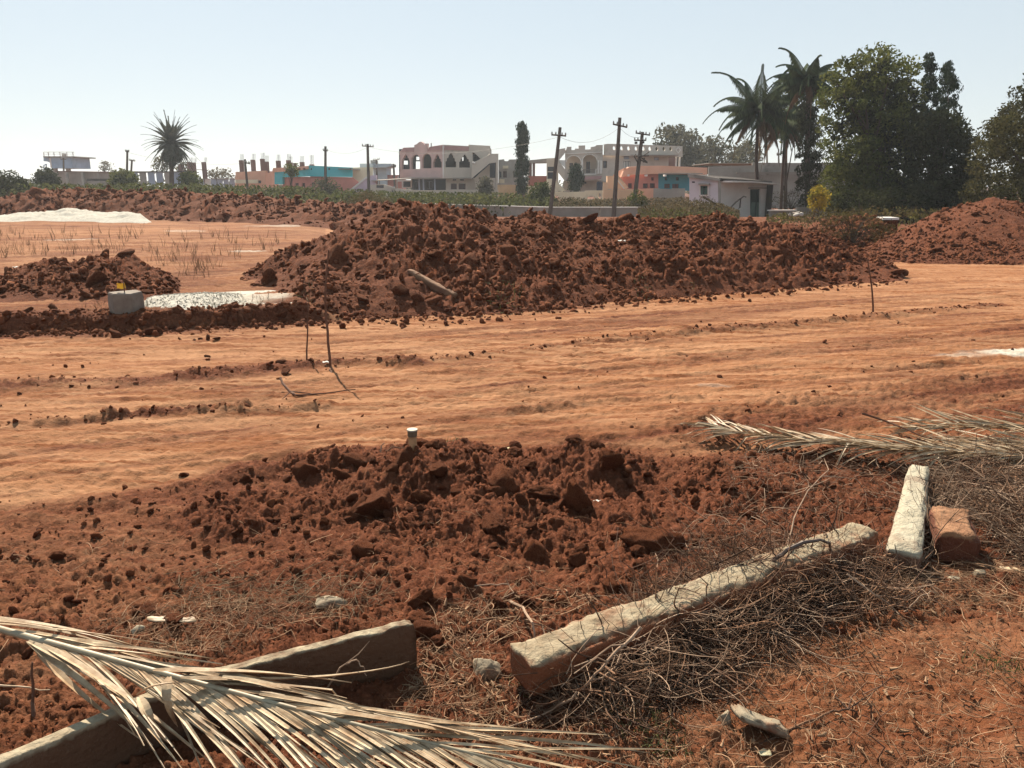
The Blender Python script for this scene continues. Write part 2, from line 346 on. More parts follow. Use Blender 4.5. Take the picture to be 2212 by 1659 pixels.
def ground():
    ys = [.35]
    while ys[-1] < 60:
        Y = ys[-1]; ys.append(Y + max(.0038 * Y, .00042 * Y * Y, .0062))
    while ys[-1] < 1500: ys.append(ys[-1] * 1.06)
    ys = np.array(ys); aa = np.concatenate([np.linspace(-3, -1.0, 30)[:-1], np.linspace(-1.0, 1.0, 900), np.linspace(1.0, 3, 30)[1:]])
    Yg, Ag = np.meshgrid(ys, aa, indexing='ij'); Xg = Ag * (Yg + .9)
    x, y = Xg.ravel(), Yg.ravel(); z = Z(x, y)
    n, m = Xg.shape; i = np.arange(n - 1)[:, None] * m + np.arange(m - 1)[None, :]
    f = np.stack([i, i + 1, i + m + 1, i + m], -1).reshape(-1, 4)
    o = nobj('ground', np.stack([x, y, z], 1), f, M_soil, smooth=True); tag(o, kind='structure')
    U, V, till, red = zones(x, y)
    dust = .92 - .30 * red
    tk = terrace(x, y, False) / .17
    dust = np.where(tk > .5, .66 + .18 * vn(x * .25, y * .6, 0, 61), dust)
    edge = np.exp(-((y - scarp(x / np.maximum(y, .1)) - .02) / .30) ** 2) * scr_mask(x / np.maximum(y, .1)); dust = dust * (1 - .95 * edge)
    for pts, h, wd in RUTW:
        if h > 0: dust = dust - min(.75, h * 16) * np.exp(-(seg_d(x, y, pts) / (wd * 1.1)) ** 2)
    for pts, h, wd in RUTW:
        if h < 0: dust = dust - .30 * np.exp(-(seg_d(x, y, pts) / (wd * 1.0)) ** 2) * ss(-.5, .3, fbm(x * 1.5, y * 1.5, 0, 2, 64))
    s_, n_ = c22(x, y); trk = (1 - till) * (y < 14)
    dust = dust - trk * (.42 * ss(.02, .38, fbm(s_ * .22, n_ * 1.7, 0, 4, 67)) + .38 * ss(.25, .6, vn(s_ * .45, n_ * 6.5, 0, 68)) + .30 * ss(.3, .7, vn(s_ * .9, n_ * 14, 0, 69)))
    dust = dust - (tk > .5) * .35 * ss(.1, .6, vn(s_ * .8, n_ * 3, 0, 70))
    patch = ss(.1, .6, fbm(x * .55, y * 1.2, 0, 3, 62)) * (y < 12); dust = dust - .30 * patch
    rf = ss(1150, 1700, U) * ss(1230, 1420, V); lf = (1 - ss(150, 700, U)) * ss(1050, 1120, V)
    dust = dust * (1 - till) + till * (.06 + .30 * rf + .16 * lf + .10 * fbm(x * 1.1, y * 1.1, 0, 3, 63))
    dust = np.where(y > 42, .3, dust); dust = np.where(((y > 19) & (x > 4.5)) | ((y > 17.5) & (x > -2.5 - .1 * (y - 17))), .12, dust)
    pw = np.zeros_like(x)
    def blob(U0, V0, ru, rv, k=1., z=0.):
        c = gp(U0, V0, z); ex = gp(U0 + ru, V0, z)[0] - c[0]; ey = abs(gp(U0, V0 - rv, z)[1] - gp(U0, V0 + rv, z)[1]) / 2
        return k * (1 - ss(.6, 1.15, np.hypot((x - c[0]) / ex, (y - c[1]) / ey) + .35 * fbm(x * 3, y * 3, 0, 3, 66)))
    for b in ((2220, 763, 135, 10, 1.), (2090, 770, 80, 5, .35), (1540, 836, 50, 2.5, .25), (600, 489, 80, 2., .45, .15), (450, 656, 165, 18, .9, .15), (540, 546, 50, 3, .6, .15), (150, 520, 60, 3, .5, .15), (400, 500, 50, 1.5, .4, .15)):
        pw = np.maximum(pw, blob(*b) * (1 if len(b) < 6 else (tk > .97)))
    for nm, arr in (('dust', np.clip(dust, 0, 1)), ('powder', pw)):
        at_ = o.data.attributes.new(nm, 'FLOAT', 'POINT'); at_.data.foreach_set('value', arr.astype(np.float32))
    return o
GROUND = ground()
_gx = np.arange(-4.2, 5.2, .02); _gy = np.arange(.5, 7.2, .02); _GX, _GY = np.meshgrid(_gx, _gy, indexing='ij'); ZGRID = None
def bil(G, x, y):
    u = np.clip((np.asarray(x) - _gx[0]) / .02, 0, len(_gx) - 1.01); v = np.clip((np.asarray(y) - _gy[0]) / .02, 0, len(_gy) - 1.01)
    i = u.astype(int); j = v.astype(int); a = u - i; b = v - j
    return (G[i, j] * (1 - a) + G[i + 1, j] * a) * (1 - b) + (G[i, j + 1] * (1 - a) + G[i + 1, j + 1] * a) * b

# ================================================================ CLODS
def ico(sub):
    bm = bmesh.new(); bmesh.ops.create_icosphere(bm, subdivisions=sub, radius=1); bm.verts.ensure_lookup_table()
    v = np.array([x.co[:] for x in bm.verts]); f = np.array([[q.index for q in p.verts] for p in bm.faces]); bm.free(); return v, f
ICO = {s: ico(s) for s in (1, 2, 3, 4)}
def clod_v(sub, seed, rough=1., lo=.32, hi=.72):
    v, f = ICO[sub]; r = np.random.default_rng(seed); v = v.copy(); d = v.copy()
    h = np.ones(len(v)) * 1.0
    for _ in range(8):
        nrm = r.normal(size=3); nrm /= np.linalg.norm(nrm); dd = r.uniform(lo, hi); k = d @ nrm
        h = np.where(k > .05, np.minimum(h, dd / np.maximum(k, .05)), h)
    h = h * (1 + rough * .10 * fbm(d[:, 0] * 1.6 + seed, d[:, 1] * 1.6, d[:, 2] * 1.6 + .01, 3, seed))
    if sub >= 3: h = h * (1 + rough * .13 * fbm(d[:, 0] * 7 + seed, d[:, 1] * 6, d[:, 2] * 6 + .01, 3, seed + 5))
    v = d * h[:, None]; v *= np.array([r.uniform(1.1, 1.6), r.uniform(.8, 1.25), r.uniform(.55, .95)]); return v, f
CLOD_BIG = []; CLOD_MED = []
for i in range(9):
    v, f = clod_v(4, 300 + i, 1.7, .48, .85); me = npmesh('clod', v, f); me.materials.append(M_clodn); me.polygons.foreach_set('use_smooth', [True] * len(f)); CLOD_BIG.append(me)
    v, f = clod_v(3, 200 + i); me = npmesh('clod', v, f); me.materials.append(M_clod); CLOD_MED.append(me)
SMALL = [clod_v(1, 400 + i, 1.5) for i in range(12)]; MID = [clod_v(2, 500 + i, 1.3) for i in range(10)]
def rotm(n):
    q = rng.normal(size=(n, 4)); q /= np.linalg.norm(q, axis=1)[:, None]; w_, x, y, z = q.T
    return np.stack([1 - 2 * (y * y + z * z), 2 * (x * y - z * w_), 2 * (x * z + y * w_), 2 * (x * y + z * w_), 1 - 2 * (x * x + z * z), 2 * (y * z - x * w_), 2 * (x * z - y * w_), 2 * (y * z + x * w_), 1 - 2 * (x * x + y * y)], 1).reshape(n, 3, 3)
def scatter(name, P, S, lib, mat, parent=None, smooth=False):
    """many small clods joined in one part"""
    n = len(P); vs = []; fs = []; b = 0; pick = rng.integers(0, len(lib), n)
    for k, (v, f) in enumerate(lib):
        idx = np.where(pick == k)[0]
        if not len(idx): continue
        Rm = rotm(len(idx)); w_ = np.einsum('nij,vj->nvi', Rm, v) * S[idx][:, None, None] + P[idx][:, None, :]
        m = len(v); vs.append(w_.reshape(-1, 3)); fs.append((f[None] + (np.arange(len(idx)) * m)[:, None, None] + b).reshape(-1, 3)); b += m * len(idx)
    o = nobj(name, np.concatenate(vs), np.concatenate(fs), mat, parent, smooth=smooth); tag(o, kind='stuff'); return o
def put_clod(p, s, parent, lib, name='clod'):
    o = link(name, rnd.choice(lib), None, parent, loc=Vector(p) - (wloc(parent) if parent else Vector((0, 0, 0))))
    o.rotation_euler = (rnd.gauss(0, .45), rnd.gauss(0, .45), rnd.uniform(0, 6.3)); o.scale = (s, s * rnd.uniform(.85, 1.15), s * rnd.uniform(.85, 1.1)); return o

# ================================================================ HEAPS
class Heap:
    """keys: (U, Vfront, Yridge-offset, Vtop, back width)"""
    def __init__(s, keys, zf=0., rough=1., cell=.22, seed=1, zabs=None, sharp=1.1):
        K = []
        for U, Vf, dy, Vt, bw in keys:
            p = gp(U, Vf, zf); yf = p[1]; yr = yf + dy; pt = at(U, Vt, yr)
            K.append((p[0] / yf, yf, yr, pt[2], bw))
        K.sort(); s.K = np.array(K); s.zf = zf; s.rough = rough; s.cell = cell; s.seed = seed; s.sharp = sharp
    def hh(s, x, y):
        a = x / np.maximum(y, .1); K = s.K
        yf, yr, zr, bw = (np.interp(a, K[:, 0], K[:, i]) for i in (1, 2, 3, 4))
        yf = yf + .22 * s.rough * fbm(x * 1.4, y * 1.4, 0, 3, s.seed)
        g = Zs(x, y); h = np.maximum(zr - g, 0)
        t = (y - yf) / np.maximum(yr - yf, .2)
        up = np.where(t < 1, np.sign(t) * np.abs(np.clip(t, -1, 1)) ** (1 / s.sharp) , 1)
        up = np.where(t < 1, np.minimum(up, 1 - .0 * t), 1)
        b = (y - yr) / np.maximum(bw, .2); dn = 1 - np.clip(b, 0, 5)
        p = np.minimum(up, dn)
        p = p - .10 * np.exp(-((t - 1) / .35) ** 2)
        edge = np.minimum(ss(K[0, 0], K[0, 0] + .03, a), 1 - ss(K[-1, 0] - .03, K[-1, 0], a))
        h = h * p * (.2 + .8 * edge) - .12 * (1 - edge)
        m = np.clip(h / .25, 0, 1)
        vr = .45 + .75 * ss(-.35, .35, fbm(x * .7, y * .9, 0, 3, s.seed + 8))
        h = h + s.rough * m * (.14 * fbm(x * 1.1, y * 1.1, 0, 3, s.seed + 1) + vr * ( chunks(x, y, s.cell * 1.7, s.seed + 2) * .36 + chunks(x, y, s.cell * .8, s.seed + 3) * .6 + chunks(x, y, s.cell * .4, s.seed + 4) * .8 + s.cell * .22 * fbm(x / s.cell * 3.5, y / s.cell * 3.5, 0, 2, s.seed + 7)) - .05)
        return h
    def z(s, x, y): return Zs(x, y) + s.hh(x, y)
def Zs(x, y): return base_z(x, y) + terrace(x, y, False)
def heap_obj(H, x0, x1, y0, y1, dx, dy, parent, mat, name='mound'):
    xs = np.arange(x0, x1, dx); ys = np.arange(y0, y1, dy); X, Yg = np.meshgrid(xs, ys); h = H.hh(X.ravel(), Yg.ravel())
    z = Zs(X.ravel(), Yg.ravel()) + h
    n, m = X.shape; i = np.arange(n - 1)[:, None] * m + np.arange(m - 1)[None, :]
    f = np.stack([i, i + 1, i + m + 1, i + m], -1).reshape(-1, 4); keep = (h[f] > (-.05 if mat is M_soil else -.008)).any(1); f = f[keep]
    used = np.unique(f); mp = np.zeros(len(z), int); mp[used] = np.arange(len(used))
    v = np.stack([X.ravel(), Yg.ravel(), z], 1)[used]; f = mp[f]
    o = nobj(name, v, f, mat, parent, smooth=True)
    return o
def heap_clods(H, x0, x1, y0, y1, parent, nbig, nsmall, smin, smax, mat=None, big=(.08, .2), libb=None, front=None):
    mat = mat or M_clod; n = nsmall * 4
    x = rng.uniform(x0, x1, n); y = rng.uniform(y0, y1, n); h = H.hh(x, y); ok = (h > .02) & (rng.random(n) < .25 + ss(-.3, .3, fbm(x * .8, y * .8, 0, 2, H.seed + 9)))
    if front is not None: ok &= front(x, y)
    x, y, h = x[ok][:nsmall], y[ok][:nsmall], h[ok][:nsmall]
    s = smin + (smax - smin) * rng.random(len(x)) ** 4.5
    z = Zs(x, y) + h + s * .15; P = np.stack([x, y, z], 1)
    scatter('small_clods', P, s, MID if smax > .04 * 2 else SMALL, mat, parent)
    k = 0
    while k < nbig:
        xx, yy = rnd.uniform(x0, x1), rnd.uniform(y0, y1); hh = float(H.hh(np.array([xx]), np.array([yy]))[0])
        if hh < .04 or (front is not None and not front(np.array([xx]), np.array([yy]))[0]): continue
        sc = big[0] + (big[1] - big[0]) * rnd.random() ** 2.0
        put_clod((xx, yy, float(Zs(np.array([xx]), np.array([yy]))[0]) + hh + sc * .12), sc, parent, libb or CLOD_MED); k += 1

# long heap across the middle
H1 = Heap([(462, 640, .5, 632, .5), (490, 642, 1.2, 606, 1.2), (560, 650, 1.7, 574, 1.6), (620, 657, 2.1, 544, 2.), (655, 676, 2.5, 524, 2.3), (700, 694, 3.0, 494, 2.6), (750, 692, 3.3, 462, 3), (800, 691, 3.5, 441, 3), (890, 688, 3.6, 420, 3), (1000, 685, 3.6, 430, 3), (1080, 680, 3.4, 446, 3), (1160, 672, 3.5, 438, 3), (1230, 665, 3.4, 462, 3),
           (1300, 658, 3.4, 464, 3), (1350, 654, 3.6, 455, 3), (1450, 646, 3.4, 460, 3), (1520, 641, 3.5, 452, 3), (1600, 636, 3.3, 466, 3), (1700, 628, 3.2, 480, 3), (1760, 622, 3.0, 492, 2.5), (1820, 617, 2.6, 520, 2), (1880, 612, 2.0, 548, 1.5), (1930, 609, 1.1, 578, 1), (1985, 606, .4, 606, .4)], seed=11, cell=.15)
R1 = empty('soil_heap', gp(1150, 640, 0), 'long dark red clodded soil heap across the middle, behind the tan track', 'soil heap')
heap_obj(H1, -4.3, 8.2, 8.4, 19.2, .03, .04, R1, M_soil)
heap_clods(H1, -4.3, 8.2, 8.6, 15.5, R1, 280, 12500, .012, .075, big=(.04, .15))
H2 = Heap([(-420, 662, .5, 655, .5), (-200, 662, 1.4, 600, 1.4), (-60, 660, 1.5, 600, 1.2), (10, 658, 1.5, 604, 1.2), (40, 658, 1.6, 572, 1.3), (100, 657, 1.7, 550, 1.3), (190, 656, 1.7, 552, 1.3), (280, 655, 1.7, 548, 1.3), (330, 652, 1.5, 570, 1.2), (380, 644, 1.2, 600, 1.), (425, 632, .5, 626, .5)], zf=.17, seed=31, cell=.12)
R2 = empty('soil_heap', gp(200, 640, .17), 'small clodded red soil heap at the left behind the concrete block', 'soil heap')
heap_obj(H2, -10, -3.6, 9.5, 15, .035, .04, R2, M_soil)
heap_clods(H2, -9.5, -3.6, 9.8, 13.6, R2, 100, 3300, .012, .07, big=(.05, .14))
H3 = Heap([(1815, 572, 1., 560, 1), (1850, 571, 2, 542, 2), (1900, 570, 3, 512, 3), (1950, 570, 3.8, 488, 3), (2000, 571, 4.2, 452, 3.5), (2060, 572, 4.4, 424, 4), (2120, 573, 4.5, 408, 4), (2170, 575, 4.4, 420, 4), (2260, 577, 4.2, 446, 4), (2400, 578, 4, 500, 4), (2520, 580, 1, 570, 1)], seed=51, cell=.10, rough=.7)
R3 = empty('soil_heap', gp(2100, 560, 0), 'tall conical red soil heap at the right edge of the track', 'soil heap')
heap_obj(H3, 7.4, 18, 14.5, 26, .06, .06, R3, M_soil)
heap_clods(H3, 7.6, 17, 15, 21.5, R3, 60, 6500, .015, .07, big=(.06, .14))
H4 = Heap([(1700, 545, 1, 520, 2), (1750, 545, 2, 478, 2.5), (1800, 546, 2.2, 462, 2.5), (1860, 547, 2.2, 458, 2.5), (1920, 547, 2, 470, 2.5), (1960, 547, 1., 520, 2)], seed=71, cell=.15, rough=.8)
R4 = empty('soil_heap', gp(1850, 540, 0), 'darker soil heap with dry brush in the gap between the long and conical heaps', 'soil heap')
heap_obj(H4, 6.6, 13, 17, 25.5, .07, .07, R4, M_soil)
heap_clods(H4, 6.6, 13, 17.5, 22, R4, 20, 1500, .025, .10, big=(.08, .15))
H5 = Heap([(-420, 468, 2, 440, 3), (-150, 468, 3, 424, 3), (0, 468, 3, 428, 3), (60, 470, 4, 410, 4), (150, 472, 5, 404, 4), (300, 476, 5, 406, 4), (420, 480, 5, 410, 4), (520, 484, 5, 416, 4), (600, 487, 5, 430, 4), (700, 491, 5, 434, 4), (800, 496, 5, 436, 4), (900, 500, 5, 440, 4), (960, 505, 2, 480, 2)], zf=.14, seed=91, cell=.24, rough=1.2)
R5 = empty('soil_heap', gp(420, 470, .14), 'long low ridge of dumped purple brown soil at the back of the left field', 'soil heap')
heap_obj(H5, -38, -3, 25, 50, .14, .14, R5, M_soil)
heap_clods(H5, -36, -3, 26, 44, R5, 90, 6500, .03, .16, big=(.14, .34))
# quarry dust heaps
HP = Heap([(280, 676, .1, 674, .3), (300, 677, .5, 648, .6), (340, 677, .7, 637, .7), (400, 677, .8, 633, .8), (450, 673, .8, 632, .8), (520, 668, .8, 640, .8), (580, 663, .8, 642, .6), (630, 660, .6, 648, .4), (680, 656, .1, 655, .2)], zf=.17, seed=111, cell=.05, rough=.35)
P1 = empty('quarry_dust_heap', gp(450, 660, .17), 'flat pale quarry dust heap beside the flagged concrete block', 'dust heap')
heap_obj(HP, -4.6, -2.2, 8.7, 11, .022, .03, P1, M_powder)
heap_clods(HP, -4.6, -2.2, 8.8, 10.4, P1, 0, 2800, .004, .016, mat=M_powder)
HQ = Heap([(-560, 482, 1, 474, 1), (-250, 482, 1.6, 462, 1.6), (-100, 481, 1.6, 455, 2), (0, 481, 1.6, 463, 2), (50, 481, 2, 456, 2), (110, 481, 2.5, 452, 2.5), (170, 481, 2.5, 449, 2.5), (215, 482, 2.2, 456, 2), (240, 482, 2, 457, 2), (280, 482, 2, 454, 2), (310, 483, 1.6, 464, 1.5), (350, 483, .6, 479, 1)], zf=.14, seed=131, cell=.25, rough=.5)
P2 = empty('quarry_dust_heap', gp(150, 475, .14), 'wide white quarry dust heap at the far left of the field', 'dust heap')
heap_obj(HQ, -36, -14, 25, 42, .10, .12, P2, M_powder)
# near heap
class Near:
    def hh(s, x, y):
        d = 0
        for cx, cy, rx, ry, k in NB:
            d = np.maximum(d, k * (1 - ss(.15, 1., np.hypot((x - cx) / rx, (y - cy) / ry))))
        m = np.clip(d / .03, 0, 1)
        return d - .03 + m * (.035 * fbm(x * 3, y * 3, 0, 3, 151) + chunks(x, y, .16, 152) * .15 + .03 * fbm(x * 6, y * 6, 0, 3, 158) + chunks(x, y, .07, 153) * .26 + chunks(x, y, .03, 154) * .45 + .014 * fbm(x * 20, y * 20, 0, 3, 156) + lumps(x, y, .022, 157) * .7)
def nb(U, V, rx, ry, k): p = gp(U, V); return (p[0], p[1], rx, ry, k)
NB = [nb(950, 1020, 1.05, .62, .10), nb(740, 1005, .55, .32, .09), nb(1250, 1020, .62, .42, .10), nb(1100, 1110, 1.15, .65, .07), nb(620, 1110, .95, .5, .04), nb(1560, 1070, .55, .5, .05)]
HN = Near()
ZGRID = Z(_GX.ravel(), _GY.ravel()).reshape(_GX.shape); TGRID = ZGRID + np.maximum(HN.hh(_GX.ravel(), _GY.ravel()), 0).reshape(_GX.shape)
def Zn(x, y): return Z(x, y) + np.maximum(HN.hh(x, y), -.2)
_c = gp(1000, 1050)
RN = empty('soil_heap', (_c[0], _c[1], 0), 'near spread of dark loose soil and big clods around the capped pipe', 'soil heap')
def near_mesh():
    xs = np.arange(-2.4, 2.2, .0095); ys = np.arange(3.0, 5.5, .0125); X, Y_ = np.meshgrid(xs, ys); x, y = X.ravel(), Y_.ravel(); h = HN.hh(x, y); keepv = h > -.028
    z = Z(x, y) + h - .004
    n, m = X.shape; i = np.arange(n - 1)[:, None] * m + np.arange(m - 1)[None, :]
    f = np.stack([i, i + 1, i + m + 1, i + m], -1).reshape(-1, 4); f = f[keepv[f].any(1)]
    used = np.unique(f); mp = np.zeros(len(z), int); mp[used] = np.arange(len(used))
    return nobj('mound', np.stack([x, y, z], 1)[used], mp[f], M_soil, RN, smooth=True)
near_mesh()
def top1(x, y):
    return float(bil(TGRID, np.array([x]), np.array([y]))[0])
BIGS = [(660, 1005, 62), (762, 990, 60), (740, 1012, 40), (803, 998, 42), (872, 1008, 46), (848, 1022, 34), (940, 968, 58), (915, 960, 30), (950, 1018, 60), (815, 1068, 100), (770, 1085, 50), (905, 1062, 42), (985, 1050, 34), (1085, 1032, 78), (1072, 1060, 40), (1180, 1058, 58), (1248, 1070, 70), (1318, 1000, 72), (1290, 980, 40), (1240, 972, 36), (1258, 975, 34), (1165, 965, 30),
        (1068, 1115, 78), (1148, 1160, 66), (1412, 1150, 84), (1382, 1175, 44), (782, 1175, 54), (1246, 1180, 46), (1212, 1185, 36), (1250, 1165, 36), (900, 1282, 50), (935, 1280, 36), (920, 1350, 62), (905, 1320, 40), (938, 1375, 40), (368, 1315, 46), (318, 1292, 34), (338, 1300, 32), (290, 1300, 30), (292, 1285, 20), (1612, 1090, 44), (1640, 1092, 30), (1602, 1024, 26), (1616, 1045, 26),
        (1755, 1030, 26), (1556, 1002, 30), (1538, 1008, 20), (1580, 1055, 26), (1560, 1062, 22), (532, 1022, 32), (560, 1015, 26), (118, 1176, 34), (62, 1182, 20), (150, 1178, 20), (700, 1112, 24), (590, 1130, 22), (560, 1150, 20), (640, 1225, 24), (1140, 1270, 34), (1185, 1270, 28), (1320, 1245, 34), (1080, 1285, 40), (1010, 1250, 36), (1450, 1270, 34), (1500, 1240, 30), (1380, 1210, 26), (60, 1385, 26), (160, 1500, 30), (20, 1505, 34), (1590, 1155, 24), (1470, 1100, 22), (1500, 1040, 22), (1400, 1010, 26), (1360, 1030, 24), (1040, 985, 30), (1010, 975, 24), (1110, 975, 30), (1140, 1000, 34), (700, 980, 26), (1290, 1690, 0)]
for U, V, wpx in BIGS:
    if not wpx: continue
    p = gp(U, V + wpx * .25, .05); s = wpx / 1671 * math.hypot(p[1], 1.55) / 2 * 1.0
    put_clod((p[0], p[1], top1(p[0], p[1]) + s * .22), s, RN, CLOD_BIG)
for k in range(220):
    U = rnd.gauss(1000, 330); V = rnd.uniform(955, 1330); wpx = 8 + 22 * rnd.random() ** 2
    p = gp(U, V, 0); s = wpx / 1671 * p[1] / 2
    if float(HN.hh(np.array([p[0]]), np.array([p[1]]))[0]) < -.015: continue
    put_clod((p[0], p[1], top1(p[0], p[1]) + s * .3), s, RN, CLOD_MED)
# soil crumbs over the tilled ground
def crumbs(n, Urange, Vrange, smin, smax, name, lib, prob=None, parent=None, mat=M_clodn):
    U = rng.uniform(*Urange, n); V = rng.uniform(*Vrange, n); P = np.array([gp(u, v) for u, v in zip(U, V)]); x, y = P[:, 0], P[:, 1]
    _, _, till, red = zones(x, y); keep = rng.random(n) < (till * 1. + .012 + .05 * red) * (prob(U, V) if prob else 1); x, y = x[keep], y[keep]
    s = (smin + (smax - smin) * rng.random(len(x)) ** 3) * np.clip(y / 3.2, .7, 2)
    z = bil(TGRID, x, y) + s * .25
    return scatter(name, np.stack([x, y, z], 1), s, lib, mat, parent)
crumbs(17000, (-250, 2450), (930, 1700), .0015, .009, 'soil_crumbs', SMALL, lambda U, V: 1 - .6 * ss(1300, 1700, U) * ss(1200, 1350, V))
crumbs(600, (-100, 2100), (960, 1400), .014, .032, 'soil_lumps', MID)
def line_crumbs():
    xs = []; ys = []; s = []
    for pts, h, wd in RUTW[:7]:
        if h <= .014: continue
        for (x0, y0), (x1, y1) in zip(pts[:-1], pts[1:]):
            n = int(math.hypot(x1 - x0, y1 - y0) * 60 * h / .04); t = rng.random(n)
            xs += list(x0 + (x1 - x0) * t + rng.normal(0, wd * .7, n)); ys += list(y0 + (y1 - y0) * t + rng.normal(0, wd * .7, n)); s += list(.005 + .022 * rng.random(n) ** 3)
    # crest and foot of the cut bank at the left, foot of the long heap
    n = 1500; a = rng.uniform(az(-200, 700), az(700, 700), n); y = scarp(a) + rng.normal(.08, .16, n); xs += list(a * y); ys += list(y); s += list(.01 + .04 * rng.random(n) ** 3)
    n = 900; a = rng.uniform(az(600, 690), az(1960, 610), n); y = np.interp(a, H1.K[:, 0], H1.K[:, 1]) - np.abs(rng.normal(0, .3, n)) + .1; xs += list(a * y); ys += list(y); s += list(.01 + .05 * rng.random(n) ** 4)
    n = 220; U = rng.uniform(-100, 2300, n); V = rng.uniform(690, 930, n)
    for u, v in zip(U, V): p = gp(u, v); xs.append(p[0]); ys.append(p[1]); s.append(.005 + .018 * rng.random() ** 3)
    x, y, s = np.array(xs), np.array(ys), np.array(s)
    scatter('track_crumbs', np.stack([x, y, Z(x, y) + s * .2], 1), s, MID, M_clod)
line_crumbs()
for U, V, wpx in ((608, 795, 22), (618, 812, 24), (585, 800, 14), (862, 795, 10), (432, 736, 12), (420, 738, 10), (450, 737, 16), (468, 738, 12), (1500, 646, 14), (1476, 650, 8), (1545, 645, 9), (448, 770, 12), (390, 737, 9), (250, 720, 34), (205, 712, 22), (330, 715, 30), (300, 700, 26), (210, 598, 0), (120, 690, 26), (60, 700, 24), (170, 700, 20), (380, 700, 24), (520, 695, 26), (610, 690, 30), (460, 700, 22)):
    if not wpx: continue
    p = gp(U, V, .06 if V < 725 and U < 660 else 0); s = wpx / 1671 * p[1] / 2
    put_clod((p[0], p[1], float(Z(np.array([p[0]]), np.array([p[1]]))[0]) + s * .3), s, GROUND, CLOD_MED)
M_block = mk('orange_stained_stone', (.58, .36, .18), (.42, .22, .10), scale=12, rough=.95, bump=.006, bscale=60)
# ================================================================ FOREGROUND STONES
def zg(x, y):
    if -4.1 < x < 5.1 and .6 < y < 7.1: return float(bil(ZGRID, np.array([x]), np.array([y]))[0])
    return float(Z(np.array([x]), np.array([y]))[0])
def rough_box(name, L_, W_, H_, mat, parent, seed, nx=60, ny=10, nz=8, amp=.008, taper=None, chip=.02):
    """split stone: a gridded block with worn, chipped edges (local frame: length x, width y, height z)"""
    v = []; idx = {}; f = []
    def vid(i, j, k):
        if (i, j, k) not in idx: idx[(i, j, k)] = len(v); v.append((i / nx - .5, j / ny - .5, k / nz - .5))
        return idx[(i, j, k)]
    for i in range(nx):
        for j in range(ny):
            f.append((vid(i, j, 0), vid(i, j + 1, 0), vid(i + 1, j + 1, 0), vid(i + 1, j, 0))); f.append((vid(i, j, nz), vid(i + 1, j, nz), vid(i + 1, j + 1, nz), vid(i, j + 1, nz)))
    for i in range(nx):
        for k in range(nz):
            f.append((vid(i, 0, k), vid(i + 1, 0, k), vid(i + 1, 0, k + 1), vid(i, 0, k + 1))); f.append((vid(i, ny, k), vid(i, ny, k + 1), vid(i + 1, ny, k + 1), vid(i + 1, ny, k)))
    for j in range(ny):
        for k in range(nz):
            f.append((vid(0, j, k), vid(0, j, k + 1), vid(0, j + 1, k + 1), vid(0, j + 1, k))); f.append((vid(nx, j, k), vid(nx, j + 1, k), vid(nx, j + 1, k + 1), vid(nx, j, k + 1)))
    p = np.array(v); n = p * 2
    P = p * np.array([L_, W_, H_])
    ey, ez, ex = np.abs(n[:, 1]), np.abs(n[:, 2]), np.abs(n[:, 0])
    edge = np.clip(ey + ez - 1.62, 0, .4) / .4
    edge = np.maximum(edge, np.clip(ex + np.maximum(ey, ez) - 1.93, 0, .07) / .07 * .8)
    c = fbm(P[:, 0] * 9 + seed, P[:, 1] * 9, P[:, 2] * 9 + 3.3, 4, seed)
    c2 = fbm(P[:, 0] * 34 + seed, P[:, 1] * 34, P[:, 2] * 34 + 1.3, 3, seed + 9)
    sh = edge * chip * (.35 + np.clip(c + .3, 0, 1) * 1.2 + np.clip(c2, 0, 1) * 1.5)
    s_ = 1 - sh[:, None] / np.array([L_, W_, H_]) * 2 * np.array([.6, 1, 1])
    P = P * s_
    big = .55 * amp * 2.2
    P[:, 2] += (amp * .9 * c2 * (n[:, 2] > .9)); P[:, 2] += amp * 1.2 * fbm(P[:, 0] * 14 + seed, P[:, 1] * 14, P[:, 2] * 14 + .7, 4, seed + 3) * (n[:, 2] > .9) + big * fbm(P[:, 0] * 3.1 + seed, P[:, 1] * 4, .5, 3, seed + 4)
    P[:, 1] += big * 1.3 * fbm(P[:, 0] * 3.5 + seed, P[:, 2] * 5 + 4, .3, 4, seed + 5) + amp * .7 * fbm(P[:, 0] * 20, P[:, 2] * 20, .3, 3, seed + 6)
    P[:, 0] += (ex > .95) * amp * 2.0 * fbm(P[:, 1] * 9 + seed, P[:, 2] * 9, .1, 3, seed + 7)
    if taper:
        k = p[:, 0] + .5; P[:, 1] *= (taper[0] * (1 - k) + taper[1] * k); 
    return link(name, npmesh(name, P, np.array(f)), mat, parent, smooth=False)
def beam(name, label, cat, A, B, W_, H_, mat, seed, group=None, **kw):
    """A, B = centre of the top face at both ends"""
    A = Vector(A); B = Vector(B); d = B - A; o = rough_box(name, d.length, W_, H_, mat, None, seed, **kw)
    yaw = math.atan2(d.y, d.x); pit = -math.asin(d.z / d.length); M_ = Matrix.Rotation(yaw, 4, 'Z') @ Matrix.Rotation(pit, 4, 'Y')
    o.matrix_world = Matrix.Translation((A + B) / 2) @ M_ @ Matrix.Translation((0, 0, -H_ / 2)); tag(o, label, cat, group); return o
M_post = stained('shade_stained_granite', (.58, .48, .33), (.40, .30, .19), (.34, .12, .055), .018, .12)
M_post2 = stained('shade_stained_slab', (.62, .52, .36), (.46, .36, .24), (.20, .10, .055), .010, .2)
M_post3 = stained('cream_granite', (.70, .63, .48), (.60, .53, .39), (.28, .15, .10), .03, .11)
M_post4 = stained('orange_granite', (.50, .26, .14), (.34, .16, .08), (.22, .075, .04), .025, .15)
